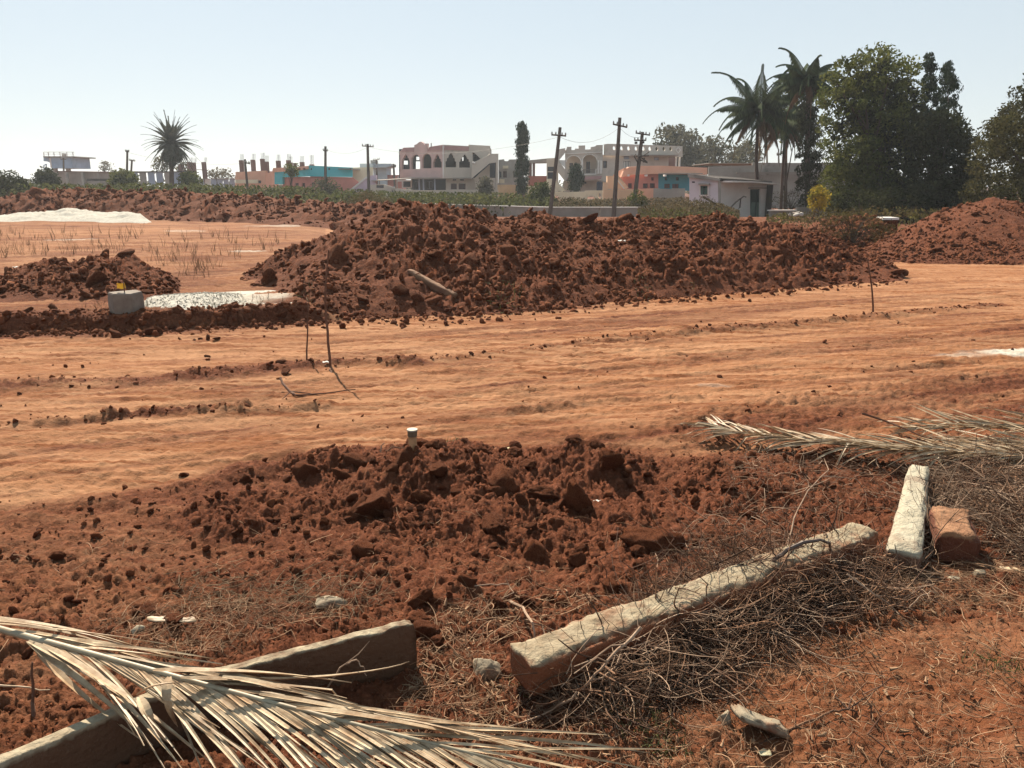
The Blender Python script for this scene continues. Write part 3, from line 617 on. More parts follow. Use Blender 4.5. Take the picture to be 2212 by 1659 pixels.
beam('granite_post', 'long rough granite post lying diagonally, half buried under the heap of twigs', 'stone post', gp(1128, 1412, .185), gp(1872, 1135,   .17), .15, .12, M_post, 3, amp=.008, chip=.016, nx=170, ny=16, nz=12)
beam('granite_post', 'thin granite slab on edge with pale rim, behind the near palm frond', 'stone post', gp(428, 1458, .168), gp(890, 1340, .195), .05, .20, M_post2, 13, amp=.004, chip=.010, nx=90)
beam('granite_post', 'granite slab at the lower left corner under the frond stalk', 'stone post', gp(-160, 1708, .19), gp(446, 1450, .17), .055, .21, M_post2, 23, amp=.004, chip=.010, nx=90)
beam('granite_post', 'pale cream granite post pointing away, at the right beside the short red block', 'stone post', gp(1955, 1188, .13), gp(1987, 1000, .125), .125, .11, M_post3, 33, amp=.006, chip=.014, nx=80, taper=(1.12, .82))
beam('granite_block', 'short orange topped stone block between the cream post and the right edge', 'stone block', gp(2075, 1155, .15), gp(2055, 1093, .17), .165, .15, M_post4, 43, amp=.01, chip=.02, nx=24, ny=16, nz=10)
M_stone = mk('field_stone', (.50, .42, .30), (.34, .24, .16), scale=11, rough=.9, bump=.006, bscale=50, c3=(.28, .11, .06), s3=6)
def stone(name, label, U, V, w_, size, seed, mat=None, rot=(0, 0, 0), cat='stone', dz=.25, sub=4):
    v, f = clod_v(sub, seed, .7); v = v / np.abs(v).max(0); p = gp(U, V, 0.02)
    v = v * np.array(size); me = npmesh(name, v, f); o = link(name, me, mat or M_stone, smooth=True); o.location = (p[0], p[1], zg(p[0], p[1]) + size[2] * dz); o.rotation_euler = rot
    return tag(o, label, cat)
stone('stone', 'cracked pale rounded stone at the near end of the long granite post', 1050, 1462, 0, (.055, .04, .05), 601)
stone('stone', 'small round stone leaning against the flat rock in the lower right', 1568, 1562, 0, (.03, .028, .03), 602)
stone('stone', 'low flat stone in the grey grass behind the thin granite slab', 712, 1310, 0, (.075, .05, .018), 603)
stone('stone', 'small whitish stone lying below the short orange topped block', 2112, 1242, 0, (.03, .028, .035), 604, M_granite_pale)
stone('stone', 'small crumpled pale lump in front of the dry sheath piece at the left', 298, 1362, 0, (.026, .022, .02), 605, M_granite_pale)
stone('stone', 'tiny pale stone beside the whitish stone under the block', 2062, 1252, 0, (.026, .02, .014), 606, M_granite)
stone('rock', 'grey pointed rock behind the cream granite post', 2052, 1008, 0, (.085, .06, .075), 607, rot=(.2, .5, -.5), cat='rock')
stone('rock', 'pale flat topped rock at the right edge above the twig heap', 2185, 985, 0, (.15, .07, .045), 608, M_granite, rot=(.1, 0, -.1), cat='rock')
stone('rock', 'low split rock piece under the pale rock at the right edge', 2165, 1003, 0, (.09, .035, .012), 609, M_granite_pale, rot=(0, .15, -.2), cat='rock')
o = beam('stone_slab', 'tilted flat wedge of rock propped on a small stone in the lower right', 'rock', gp(1598, 1532, .085), gp(1700, 1572, .02), .095, .026, M_stone, 63, amp=.008, chip=.012, nx=24, ny=16, nz=4)
o.rotation_euler.rotate_axis('X', -.25)
stone('dark_stone', 'dark stone half hidden in the twigs right of the long post', 1490, 1462, 0, (.04, .03, .04), 610, M_clodn)

# ---- concrete marker block with flag
bc = gp(262, 683, .17); BK = empty('marker_block', (bc[0], bc[1], zg(bc[0], bc[1]) - .02), 'hexagonal grey concrete marker block with a small yellow flag', 'marker block')
M_conc = mk('concrete', (.40, .33, .27), (.28, .22, .18), scale=7, rough=.9, bump=.004, bscale=40, c3=(.24, .13, .08), s3=2.2)
M_conc_top = mk('lit_concrete', (.48, .45, .40), (.38, .33, .28), scale=7, rough=.9, bump=.004, bscale=40)
mb = MB(); z0 = BK.location.z; hx = []
for zz, rr in ((z0, .185), (z0 + .09, .19), (z0 + .19, .186), (z0 + .235, .182), (z0 + .25, .172)):
    for k in range(6):
        q = R(60 * k + 14); hx.append((bc[0] + rr * math.cos(q), bc[1] + .15 + rr * math.sin(q), zz + .006 * math.sin(k * 2.3)))
mb.add(hx, [(i * 6 + k, i * 6 + (k + 1) % 6, (i + 1) * 6 + (k + 1) % 6, (i + 1) * 6 + k) for i in range(4) for k in range(6)] + [tuple(24 + k for k in range(6)), tuple(range(6))[::-1]])
mb.obj('block', M_conc, BK)
fp = (bc[0] + .01, bc[1] + .12, z0 + .25)
MB().tube([fp, (fp[0] + .004, fp[1], fp[2] + .11)], .006, 6).obj('flag_stick', M_stick, BK)
M_flag = mk('yellow_cloth', (.85, .52, .05), (.7, .36, .03), scale=9, rough=.7, trans=.3)
fl = MB(); vs = []
for i in range(9):
    for j in range(5):
        u, v_ = i / 8, j / 4; vs.append((fp[0] + .012 - u * .095, fp[1] + .012 * math.sin(u * 7 + v_ * 2), fp[2] + .11 - v_ * .062 - u * .012 - .006 * math.sin(u * 5)))
fl.add(vs, [(i * 5 + j, i * 5 + j + 1, (i + 1) * 5 + j + 1, (i + 1) * 5 + j) for i in range(8) for j in range(4)]); fl.obj('flag', M_flag, BK)
# ---- capped pipe
pc = gp(892, 974, .10); PP = empty('standpipe', (pc[0], pc[1], .0), 'short beige plastic pipe with a grey cap standing out of the near soil', 'pipe')
M_pvc = mk('beige_plastic', (.85, .50, .26), (.42, .24, .12), scale=9, rough=.85, spec=.1); M_cap = mk('grey_plastic_cap', (.30, .23, .15), (.24, .17, .11), scale=12, rough=.8, spec=.1)
pz = at(892, 942, pc[1])[2] ; pt_ = at(892, 927, pc[1])[2]
MB().tube([(pc[0], pc[1], -.1), (pc[0], pc[1], pz + .005)], .0245, 24).obj('pipe_body', M_pvc, PP, smooth=False)
MB().tube([(pc[0], pc[1], pz), (pc[0], pc[1], pz + .004), (pc[0], pc[1], pt_ - .012), (pc[0], pc[1], pt_ - .008)], [.026, .028, .028, .031], 24).obj('cap', M_cap, PP)
MB().tube([(pc[0], pc[1], pt_ - .008), (pc[0], pc[1], pt_)], .031, 24).obj('rim', mk('pale_cap_rim', (.8, .72, .58), rough=.6), PP)

# ---- sticks, stakes and roots
def stickpx(name, label, cat, pts, r, mat=M_stick, parts=(), wob=.004, grp=None):
    P = [Vector(gp(U, V, z)) for U, V, z in pts]; Q = [P[0]]
    for a, b in zip(P[:-1], P[1:]):
        for t in (.33, .67, 1.): Q.append(a.lerp(b, t) + Vector([rnd.gauss(0, wob) for _ in range(3)]) * (t < 1))
    m = len(Q); rr = [r * (1 - .6 * i / (m - 1)) for i in range(m)]
    mb = MB().tube(Q, rr, 6)
    for sub in parts: mb.tube([Vector(gp(U, V, z)) for U, V, z in sub], [r * .5] * (len(sub) - 1) + [r * .25], 5)
    o = mb.obj(name, mat); return tag(o, label, cat, grp)
def stake(name, label, U0, V0, pts, r, cat='stake'):
    b = gp(U0, V0); P = [Vector(b) - Vector((0, 0, .05))] + [Vector(at(U, V, b[1] + dy)) for U, V, dy in pts]; Q = []
    for a, c in zip(P[:-1], P[1:]):
        for t in (0, .5): Q.append(a.lerp(c, t) + Vector((rnd.gauss(0, .004), rnd.gauss(0, .004), 0)))
    Q.append(P[-1]); o = MB().tube(Q, [r * (1 - .5 * i / (len(Q) - 1)) for i in range(len(Q))], 6).obj(name, M_stick); return tag(o, label, cat)
stake('stake', 'taller crooked thin stake standing in the tan track, right of its pair', 713, 797, [(710, 740, 0), (706, 690, 0), (702, 630, 0), (707, 580, 0), (710, 540, .0)], .013)
stake('stake', 'shorter straight thin stake standing just left of the taller one', 662, 785, [(664, 720, 0), (668, 645, 0)], .009)
stake('stake', 'lone thin bent stake at the right of the track before the heap end', 1888, 683, [(1885, 630, 0), (1877, 585, 0), (1874, 560, 0)], .014)
stickpx('fallen_stick', 'dark crooked root lying toward the viewer below the taller stake', 'stick', [(714, 797, .03), (715, 806, .012), (710, 812, .01), (712, 822, .01)], .010)
stickpx('fallen_branch', 'forked dry branch lying on the track left of the stakes', 'branch', [(606, 816, .10), (625, 845, .03), (640, 854, .015), (700, 850, .02), (768, 841, .04)], .011, parts=[[(640, 854, .02), (625, 848, .05), (610, 862, .01)], [(625, 845, .03), (650, 848, .03), (672, 850, .012)]])
def scrap(name, label, U, V, sx, sy, cat='scrap', mat=M_paper, rz=0., z=.012, curl=.3):
    p = gp(U, V, z); g = max(zg(p[0], p[1]), top1(p[0], p[1]) if p[1] < 6 else zg(p[0], p[1])); vs = []
    if p[1] > 9 and U > 480 and U < 1980 and V < 640: g = float(H1.z(np.array([p[0]]), np.array([p[1]]))[0])
    c, s_ = math.cos(rz), math.sin(rz)
    for i in range(7):
        for j in range(4):
            u, v_ = i / 6 - .5, j / 3 - .5; X = u * sx * (1 - .4 * abs(v_)); Y_ = v_ * sy * (1 - .9 * abs(u)); zz = curl * sx * (u * u * .9 + .18 * math.sin(u * 9 + v_ * 4)) + .35 * v_ * sy
            vs.append((p[0] + X * c - Y_ * s_, p[1] + X * s_ + Y_ * c, g + .012 + abs(zz)))
    mb = MB().add(vs, [(i * 4 + j, i * 4 + j + 1, (i + 1) * 4 + j + 1, (i + 1) * 4 + j) for i in range(6) for j in range(3)])
    o = mb.obj(name, mat, smooth=True); md = o.modifiers.new('thick', 'SOLIDIFY'); md.thickness = .002; return tag(o, label, cat)
scrap('paper_scrap', 'small white printed paper scrap on the near dark soil', 1290, 1094, .05, .03)
scrap('paper_scrap', 'small pale scrap lying at the foot of the taller stake', 706, 792, .08, .05)
scrap('plastic_scrap', 'cream bit of plastic in the straw at the bottom right', 1652, 1632, .04, .03, mat=mk('cream_plastic', (.8, .7, .45), rough=.5))
scrap('leaf_scrap', 'thin yellowish leaf scrap on the near soil right of the capped pipe', 1100, 984, .075, .018, mat=mk('yellow_leaf', (.75, .6, .3), rough=.6))
scrap('sheath_piece', 'long pale dry sheath piece lying on the soil above the frond', 372, 1350, .20, .04, cat='palm sheath', mat=M_frond, rz=-.05, curl=.12)
scrap('sheath_piece', 'pale dry sheath strip at the right edge below the twig pile', 2190, 1237, .12, .03, cat='palm sheath', mat=M_frond, rz=-.4, curl=.12)
scrap('plastic_scrap', 'white plastic bit caught low on the front of the long heap', 1340, 612, .14, .08)
scrap('plastic_scrap', 'pale strip on the left shoulder of the long heap', 677, 524, .22, .09, rz=-.6)
scrap('plastic_scrap', 'pale strip on the front of the small left heap', 42, 602, .16, .06, rz=.7)
M_plank = mk('old_plank', (.42, .24, .14), (.30, .15, .09), scale=6, rough=.9, bump=.01, bscale=30)
def px_plank():
    a = Vector(at(885, 598, 10.6)); b = Vector(at(985, 634, 10.1))
    for p in (a, b): p.z = max(p.z, float(H1.z(np.array([p.x]), np.array([p.y]))[0]) + .03)
    beam('wooden_beam', 'pale weathered beam sticking out of the front of the long heap', 'beam', a, b, .10, .11, M_plank, 71, nx=30, ny=5, nz=5, amp=.006, chip=.01)
px_plank()
for U, V, s_, lb in ((545, 475, .32, 'crumpled white sack at the foot of the far soil ridge'),):
    p = gp(U, V + 6, .14); v, f = clod_v(4, 640, 1.6); o = link('sack', npmesh('sack', v * np.array((s_, s_ * .5, s_ * .38)), f), mk('white_sack', (.75, .70, .68), (.5, .42, .4), scale=4, rough=.8), smooth=True); o.location = (p[0], p[1], zg(p[0], p[1]) + .1); tag(o, lb, 'sack')

# ---- dark hose end arching over the long post
stickpx('bent_root', 'dark thick bent root arching over the long granite post', 'root', [(1668, 1212, .18), (1700, 1188, .23), (1735, 1172, .26), (1770, 1166, .26), (1792, 1172, .22), (1796, 1200, .12), (1786, 1222, .05)], .009, mat=mk('dark_root', (.10, .06, .045), (.2, .13, .1), scale=14, rough=.55, spec=.4), wob=.001)

# ================================================================ TWIGS AND STRAW (vectorised)
def strands(name, P, L_, rad, mat, flat=.35, curl=1.2, zc=None, K=5, lift=0., label=None, drape=None):
    """P (n,3) starts; 3-sided curved strands, one object"""
    n = len(P); yaw = rng.uniform(0, 2 * np.pi, n); pit = rng.normal(0, flat, n); pts = [P.copy()]; cur = rng.normal(0, curl, n); cp = rng.normal(0, curl * .4, n); p = P.copy()
    for k in range(K):
        st = L_ / K; p = p + np.stack([np.cos(yaw) * np.cos(pit) * st, np.sin(yaw) * np.cos(pit) * st, np.sin(pit) * st], 1)
        yaw = yaw + cur / K + rng.normal(0, .12, n); pit = pit + cp / K
        if drape is not None: g = drape(p[:, 0], p[:, 1]); p[:, 2] = np.maximum(p[:, 2], g + rad)
        pts.append(p.copy())
    pts = np.stack(pts, 1); T = np.gradient(pts, axis=1); T /= np.linalg.norm(T, axis=2, keepdims=True) + 1e-9
    A = np.cross(T, np.array([.2, .3, .93])); A /= np.linalg.norm(A, axis=2, keepdims=True) + 1e-9; B = np.cross(T, A)
    prof = np.linspace(1, .45, K + 1)[None, :, None] * rad[:, None, None]; V_ = []
    for q in range(3): V_.append(pts + (A * math.cos(q * 2.094) + B * math.sin(q * 2.094)) * prof)
    V_ = np.stack(V_, 2).reshape(-1, 3); base = (np.arange(n) * (K + 1) * 3)[:, None]
    ff = np.array([(k * 3 + q, k * 3 + (q + 1) % 3, (k + 1) * 3 + (q + 1) % 3, (k + 1) * 3 + q) for k in range(K) for q in range(3)])
    F_ = (ff[None] + base[:, :, None]).reshape(-1, 4)
    return tag(nobj(name, V_, F_, mat), kind='stuff')
def inpoly(U, V, poly):
    c = np.zeros(U.shape, bool); j = len(poly) - 1
    for i in range(len(poly)):
        (x1, y1), (x2, y2) = poly[i], poly[j]; m = ((y1 > V) != (y2 > V)) & (U < (x2 - x1) * (V - y1) / (y2 - y1 + 1e-12) + x1); c ^= m; j = i
    return c
def polypts(poly, n):
    a = np.array(poly); out = np.zeros((0, 2))
    while len(out) < n:
        q = rng.uniform(a.min(0), a.max(0), (n * 2, 2)); out = np.vstack([out, q[inpoly(q[:, 0], q[:, 1], poly)]])
    q = out[:n]; return np.array([gp(u, v)[:2] for u, v in q])
def polyd(xy, poly, zc=0):
    W = [gp(u, v)[:2] for u, v in poly]; return seg_d(xy[:, 0], xy[:, 1], W + W[:1])
def gtop(x, y): return bil(TGRID, x, y)
def pile(name, poly, n, hmax, Lr, rr, mat, rise=.22, **kw):
    xy = polypts(poly, n); d = polyd(xy, poly); h = hmax * np.clip(d / rise, 0, 1) ** .7; g = gtop(xy[:, 0], xy[:, 1])
    z = g + .008 + h * rng.random(n) ** .7
    return strands(name, np.column_stack([xy, z]), rng.uniform(*Lr, n), rr[0] * .7 + (rr[1] * 1.5 - rr[0] * .7) * rng.random(n) ** 3, mat, drape=gtop, **kw)
PILE1 = [(1140, 1560), (1215, 1475), (1330, 1375), (1420, 1305), (1560, 1245), (1680, 1205), (1790, 1200), (1880, 1222), (1985, 1235), (2010, 1270), (1930, 1335), (1810, 1345), (1740, 1410), (1640, 1440), (1560, 1500), (1400, 1560), (1230, 1590)]
PILE1b = [(1330, 1340), (1450, 1280), (1600, 1225), (1760, 1205), (1850, 1235), (1900, 1270), (1760, 1340), (1620, 1390), (1500, 1430), (1380, 1440)]
pile('dry_twigs', PILE1, 2500, .13, (.06, .3), (.001, .0032), M_twig, flat=.4, curl=1.6)
pile('dry_twigs', PILE1b, 2300, .20, (.05, .22), (.001, .0030), M_twig, flat=.5, curl=2.0)
pile('bleached_twigs', PILE1, 900, .17, (.08, .3), (.0008, .0020), M_twig_pale, flat=.35, curl=1.4)
PILE2 = [(2010, 1030), (2060, 1000), (2130, 1005), (2300, 1000), (2400, 1240), (2212, 1235), (2140, 1160), (2020, 1110), (1990, 1100)]
pile('dry_twigs', PILE2, 2300, .14, (.08, .3), (.0012, .003), M_twig, flat=.4, curl=1.6)
pile('bleached_twigs', PILE2, 1300, .16, (.08, .35), (.001, .0026), M_twig_pale, flat=.35, curl=1.2)
pile('bleached_twigs', [(1980, 1010), (2030, 1020), (2040, 1210), (1995, 1225)], 420, .10, (.08, .3), (.001, .0026), M_twig_pale, flat=.6, curl=1.2, rise=.08)
PILE3 = [(380, 1240), (520, 1255), (720, 1270), (830, 1300), (820, 1340), (700, 1350), (560, 1340), (400, 1310)]
pile('grey_grass_tufts', PILE3, 420, .04, (.06, .22), (.0006, .0014), mk('grey_dry_grass', (.36, .27, .17), (.26, .16, .09), scale=8, island=.35), flat=.25, curl=1.0)
PILE4 = [(1560, 1010), (1700, 985), (1990, 1000), (1960, 1120), (1830, 1120), (1700, 1140), (1620, 1200), (1450, 1260), (1380, 1200), (1500, 1130), (1600, 1100)]
pile('dry_twigs', PILE4, 480, .05, (.06, .24), (.0009, .002), M_twig, flat=.3, curl=1.5)
pile('bleached_twigs', PILE4, 260, .06, (.08, .3), (.0009, .002), M_twig_pale, flat=.35, curl=1.2)
S1 = [(960, 1320), (1080, 1290), (1230, 1290), (1300, 1310), (1080, 1400), (1070, 1500), (1180, 1500), (1150, 1600), (860, 1600), (880, 1440)]
pile('straw_litter', S1, 650, .03, (.04, .16), (.0008, .0021), M_straw, flat=.22, curl=1.2)
S2 = [(820, 1560), (1200, 1590), (1500, 1560), (1650, 1450), (2000, 1330), (2212, 1300), (2500, 1450), (2400, 1800), (700, 1800)]
pile('straw_litter', S2, 2400, .02, (.03, .13), (.0006, .0017), M_straw, flat=.2, curl=1.3)
S3 = [(450, 1300), (760, 1330), (500, 1430), (330, 1420), (200, 1350)]
pile('straw_litter', S3, 700, .03, (.05, .16), (.0007, .0016), M_straw, flat=.22, curl=1.)
S4 = [(-200, 1180), (900, 1120), (1500, 1150), (1500, 1300), (0, 1420), (-200, 1500)]
pile('straw_litter', S4, 420, .02, (.03, .12), (.0007, .0015), M_straw, flat=.2, curl=1.)
S5 = [(1850, 1215), (2212, 1230), (2400, 1300), (1900, 1340)]
pile('straw_litter', S5, 700, .03, (.04, .2), (.0007, .0018), M_straw, flat=.22, curl=1.)
pile('leaf_litter', S2, 420, .01, (.015, .03), (.003, .006), M_straw, flat=.2, curl=.5)
pile('leaf_litter', S1, 150, .02, (.015, .03), (.003, .006), M_straw, flat=.2, curl=.5)
for U, V, n, sp in ((985, 972, 60, .05), (1415, 1585, 130, .05), (1440, 1630, 60, .04), (1140, 1500, 50, .04), (2150, 1452, 120, .05), (1430, 1320, 40, .05), (1320, 1555, 50, .05), (1560, 1330, 0, .1)):
    if not n: continue
    c = gp(U, V); xy = np.array(c[:2]) + rng.normal(0, sp, (n, 2)) * [1, .7]; g = gtop(xy[:, 0], xy[:, 1])
    strands('green_weeds', np.column_stack([xy, g]), rng.uniform(.02, .05, n), rng.uniform(.0012, .0022, n), M_grass, flat=.9, curl=1., K=3)
# bigger individual branches over the piles
BR = [('pale forked branch leaning over the twig heap toward the viewer', [(1385, 1355, .26), (1350, 1392, .22), (1310, 1430, .2), (1275, 1470, .16), (1235, 1510, .10), (1170, 1545, .05), (1085, 1575, .03)], .0055, M_twig_pale, [[(1310, 1430, .2), (1290, 1420, .24), (1240, 1455, .2)], [(1275, 1470, .16), (1300, 1465, .14), (1330, 1440, .12), (1345, 1400, .14)], [(1350, 1392, .22), (1320, 1395, .24), (1280, 1425, .2), (1240, 1440, .18)]]),
      ('long thin pale twig crossing the right side of the twig heap', [(1830, 1240, .16), (1890, 1285, .1), (1935, 1320, .04), (1975, 1352, .02)], .004, M_twig_pale, [[(1890, 1285, .1), (1925, 1290, .07), (1962, 1298, .04)]]),
      ('pale twig bent at its middle on the ground right of the twig heap', [(1930, 1345, .01), (1960, 1318, .03), (1985, 1290, .05), (2010, 1277, .07), (2028, 1284, .02)], .0035, M_twig_pale, []),
      ('upright pale curved root in the straw left of the long post', [(1100, 1298, .02), (1130, 1312, .08), (1150, 1345, .1), (1155, 1375, .06), (1172, 1405, .02)], .006, M_twig_pale, [[(1150, 1345, .1), (1170, 1350, .05), (1185, 1392, .02)]]),
      ('thin twig lying across the near soil, elbow to the right', [(965, 1278, .03), (1060, 1262, .05), (1098, 1262, .05), (1110, 1280, .04), (1060, 1305, .03), (1025, 1325, .02)], .003, M_twig_pale, [[(1098, 1262, .05), (1092, 1245, .08)]]),
      ('long thin arching bramble above the far part of the long post', [(1700, 1195, .1), (1715, 1120, .2), (1745, 1060, .26), (1775, 1028, .26), (1850, 1035, .2), (1880, 1075, .06)], .0035, M_twig_pale, [[(1775, 1028, .26), (1790, 1015, .25), (1780, 990, .2)]]),
      ('small curved pale twig standing by the capped pipe', [(838, 1000, .02), (822, 978, .08), (824, 962, .12), (830, 955, .14)], .006, M_twig_pale, []),
      ('dark loop of root left of the capped pipe', [(836, 998, .04), (834, 974, .1), (850, 965, .13), (872, 966, .13), (868, 990, .04)], .006, M_twig, []),
      ('forked fallen twig on the open ground at the lower right', [(1640, 1608, .01), (1740, 1560, .02), (1800, 1535, .03), (1832, 1532, .04), (1875, 1550, .02), (1905, 1580, .01)], .0045, M_twig, [[(1832, 1532, .04), (1840, 1505, .03), (1875, 1470, .05)], [(1832, 1532, .04), (1805, 1505, .04), (1800, 1490, .03)], [(1832, 1532, .04), (1880, 1500, .03), (1925, 1465, .05)]]),
      ('thin upright dry stalk at the lower right behind the forked twig', [(1852, 1425, .0), (1850, 1395, .02), (1862, 1385, .1), (1851, 1350, .1)], .003, M_stick, []),
      ('straight dark twig pointing left from the right frond', [(1862, 893, .16), (1920, 912, .12), (1985, 940, .08), (2060, 965, .04)], .008, M_stick, []),
      ('pale stick across the soil below the right fronds', [(1690, 1008, .02), (1750, 996, .03), (1792, 988, .03)], .0045, M_twig_pale, []),
      ('horizontal thin reed low on the left edge behind the frond', [(-60, 1478, .05), (40, 1483, .06), (108, 1490, .05)], .004, M_frond, []),
      ('reddish upright stick behind the frond stalk at the left edge', [(70, 1560, .0), (72, 1500, .06), (70, 1430, .16)], .007, M_stick, []),
      ('bent pale stem arching before the thin granite slab', [(700, 1500, .02), (720, 1465, .1), (745, 1435, .16), (770, 1425, .17), (785, 1440, .14), (792, 1460, .1)], .0035, M_twig_pale, [[(745, 1435, .16), (775, 1412, .2), (798, 1385, .24)]])]
for lb, pts, r, mt, subs in BR: stickpx('dry_branch', lb, 'branch', pts, r, mt, subs, wob=.003)
for k, (U, V, hgt) in enumerate(((1310, 1270, .22), (1385, 1300, .25), (1392, 1290, .3), (1420, 1290, .22), (1500, 1240, .2), (1700, 1180, .2), (1880, 1560, .16), (1895, 1640, .2), (2035, 1060, .2))):
    p = gp(U, V); q = Vector((p[0], p[1], zg(p[0], p[1]))); P = [q + Vector((rnd.gauss(0, .015) * i, rnd.gauss(0, .01) * i, hgt * i / 4)) for i in range(5)]; mb = MB().tube(P, [.003, .0026, .0022, .0018, .0012], 5)
    for j in (2, 3): mb.tube([P[j], P[j] + Vector((rnd.gauss(0, .03), rnd.gauss(0, .02), .04))], [.0016, .001], 4)
    tag(mb.obj('dry_stalk', M_stick), ['thin leafless stalk rising left of the long post', 'thin upright stalk before the middle of the long post', 'taller upright stalk before the middle of the long post', 'short upright stalk just right of the tall ones', 'upright stalk in the far half of the twig heap', 'stalk beside the bent dark root', 'lone upright stalk on open ground at the lower right', 'upright stalk close to the bottom edge at the right', 'thin stalk against the side of the cream granite post'][k], 'dry stalk')

# ================================================================ PALM FRONDS ON THE GROUND
def ribbon(pts, wid, fold=.35, up=Vector((0, 0, 1)), tw=0.):
    """long leaflet: folded strip, 4 verts across, closed enough to have thickness"""
    m = len(pts); vs = []; fs = []
    for i, p in enumerate(pts):
        t = (pts[min(i + 1, m - 1)] - pts[max(i - 1, 0)]).normalized(); s_ = t.cross(up).normalized(); n_ = s_.cross(t)
        k = i / (m - 1); w_ = wid * min(1, .35 + k * 5) * (1 - k ** 2.2) + .0008; a = tw * k
        s2 = s_ * math.cos(a) + n_ * math.sin(a); n2 = n_ * math.cos(a) - s_ * math.sin(a)
        vs += [p - s2 * w_ + n2 * w_ * fold, p - n2 * .0008, p + s2 * w_ + n2 * w_ * fold, p - n2 * .0022]
    for i in range(m - 1):
        for a, b in ((0, 1), (1, 2), (2, 3), (3, 0)): fs.append((i * 4 + a, i * 4 + b, (i + 1) * 4 + b, (i + 1) * 4 + a))
    return vs, fs
def bez(ps, n):
    out = []
    for i in range(n + 1):
        t = i / n; q = [Vector(p) for p in ps]
        while len(q) > 1: q = [a.lerp(b, t) for a, b in zip(q[:-1], q[1:])]
        out.append(q[0])
    return out
def leaflet(parent, base, d, L_, wid, droop=.25, floor=None, side=None, fold=.4, seg=9, bend=0., name='leaflet'):
    kink = rnd.randint(3, 7) if rnd.random() < .16 else -1
    P = []; p = Vector(base); d = Vector(d).normalized(); ax = Vector((0, 0, 1))
    for i in range(seg + 1):
        P.append(p.copy()); d = (d + Vector((0, 0, -droop / seg * (.4 + i / seg)))).normalized()
        if i == kink: d = (d + Vector((rnd.gauss(0, .35), rnd.gauss(0, .35), -.5))).normalized()
        if bend: d = (Matrix.Rotation(bend / seg, 3, 'Z') @ d)
        p = p + d * (L_ / seg)
        g = zg(p.x, p.y) + .012 if floor is None else floor
        if p.z < g: p.z = g; d.z = abs(d.z) * .15; d.normalize()
    off = wloc(parent); vs, fs = ribbon([q - off for q in P], wid, fold, tw=rnd.gauss(0, .7))
    me = bpy.data.meshes.new(name); me.from_pydata([tuple(v) for v in vs], [], fs); me.update(); return link(name, me, M_frond, parent)
M_rachis = mk('palm_midrib', (.62, .54, .38), (.42, .32, .20), scale=10, rough=.5, spec=.4, stretch=(1, 1, 1))
def frond(label, ctrl, r0, n, Lf, wid, sides, parent_loc, spread, floor=.0, droopr=(.2, .5), t0=.03, gaps=(), zup=.1):
    E = empty('palm_frond', parent_loc, label, 'palm frond'); C = bez(ctrl, 60)
    MB().tube(C[::2], [r0 * (1 - .72 * i / 30) for i in range(31)], 8).obj('midrib', M_rachis, E, smooth=True)
    for sd_ in sides:
        for i in range(n):
            t = t0 + (1 - t0) * (i + rnd.uniform(-.3, .3)) / n; t = min(max(t, .01), .985); k = int(t * 60); b = C[k]; T = (C[min(k + 1, 60)] - C[max(k - 1, 0)]).normalized()
            S = T.cross(Vector((0, 0, 1))).normalized() * sd_
            a = spread(sd_, t) + rnd.gauss(0, .05); d = T * math.cos(a) + S * math.sin(a) + Vector((0, 0, zup * rnd.uniform(.2, 1.5)))
            L_ = Lf * (1 - .75 * max(0, t - .45) ** 1.3) * rnd.uniform(.75, 1.08) * (.8 if t < .1 else 1)
            leaflet(E, b, d, L_, wid * rnd.uniform(.7, 1.15), droop=rnd.uniform(*droopr), bend=-sd_ * rnd.uniform(.0, .35))
    return E
# near frond: stalk enters at the left edge, leaflets sweep to the lower right
c0, c1, c2_, c3 = gp(-260, 1290, .30), gp(330, 1445, .28), gp(640, 1540, .25), gp(1180, 1665, .13)
frond('big bleached palm frond in the lower left corner, stalk to the left', [c0, c1, c2_, c3], .0125, 76, .66, .0062, (1,), c1, lambda s, t: .17 + .12 * t, droopr=(-.02, .14), t0=.24, zup=-.05)
FR = [o for o in bpy.data.objects if o.name.startswith('palm_frond')][-1]
CC = bez([c0, c1, c2_, c3], 60)
for k in range(30):   # far side leaflets, sparser, lying back over the soil
    t = .12 + .8 * k / 30; b = CC[int(t * 60)]; T = (CC[min(int(t * 60) + 1, 60)] - b).normalized(); S = -T.cross(Vector((0, 0, 1))).normalized(); a = rnd.uniform(.10, .30)
    leaflet(FR, b, T * math.cos(a) + S * math.sin(a) + Vector((0, 0, .06)), rnd.uniform(.45, .8), rnd.uniform(.004, .007), droop=rnd.uniform(.1, .3), bend=rnd.uniform(-.2, .1))
def handleaf(pts, wid, name='leaflet', parent=None, fold=.4):
    P = bez([gp(*p) for p in pts], 12); off = wloc(parent); vs, fs = ribbon([q - off for q in P], wid, fold, tw=.5); me = bpy.data.meshes.new(name); me.from_pydata([tuple(v) for v in vs], [], fs); me.update(); return link(name, me, M_frond, parent)
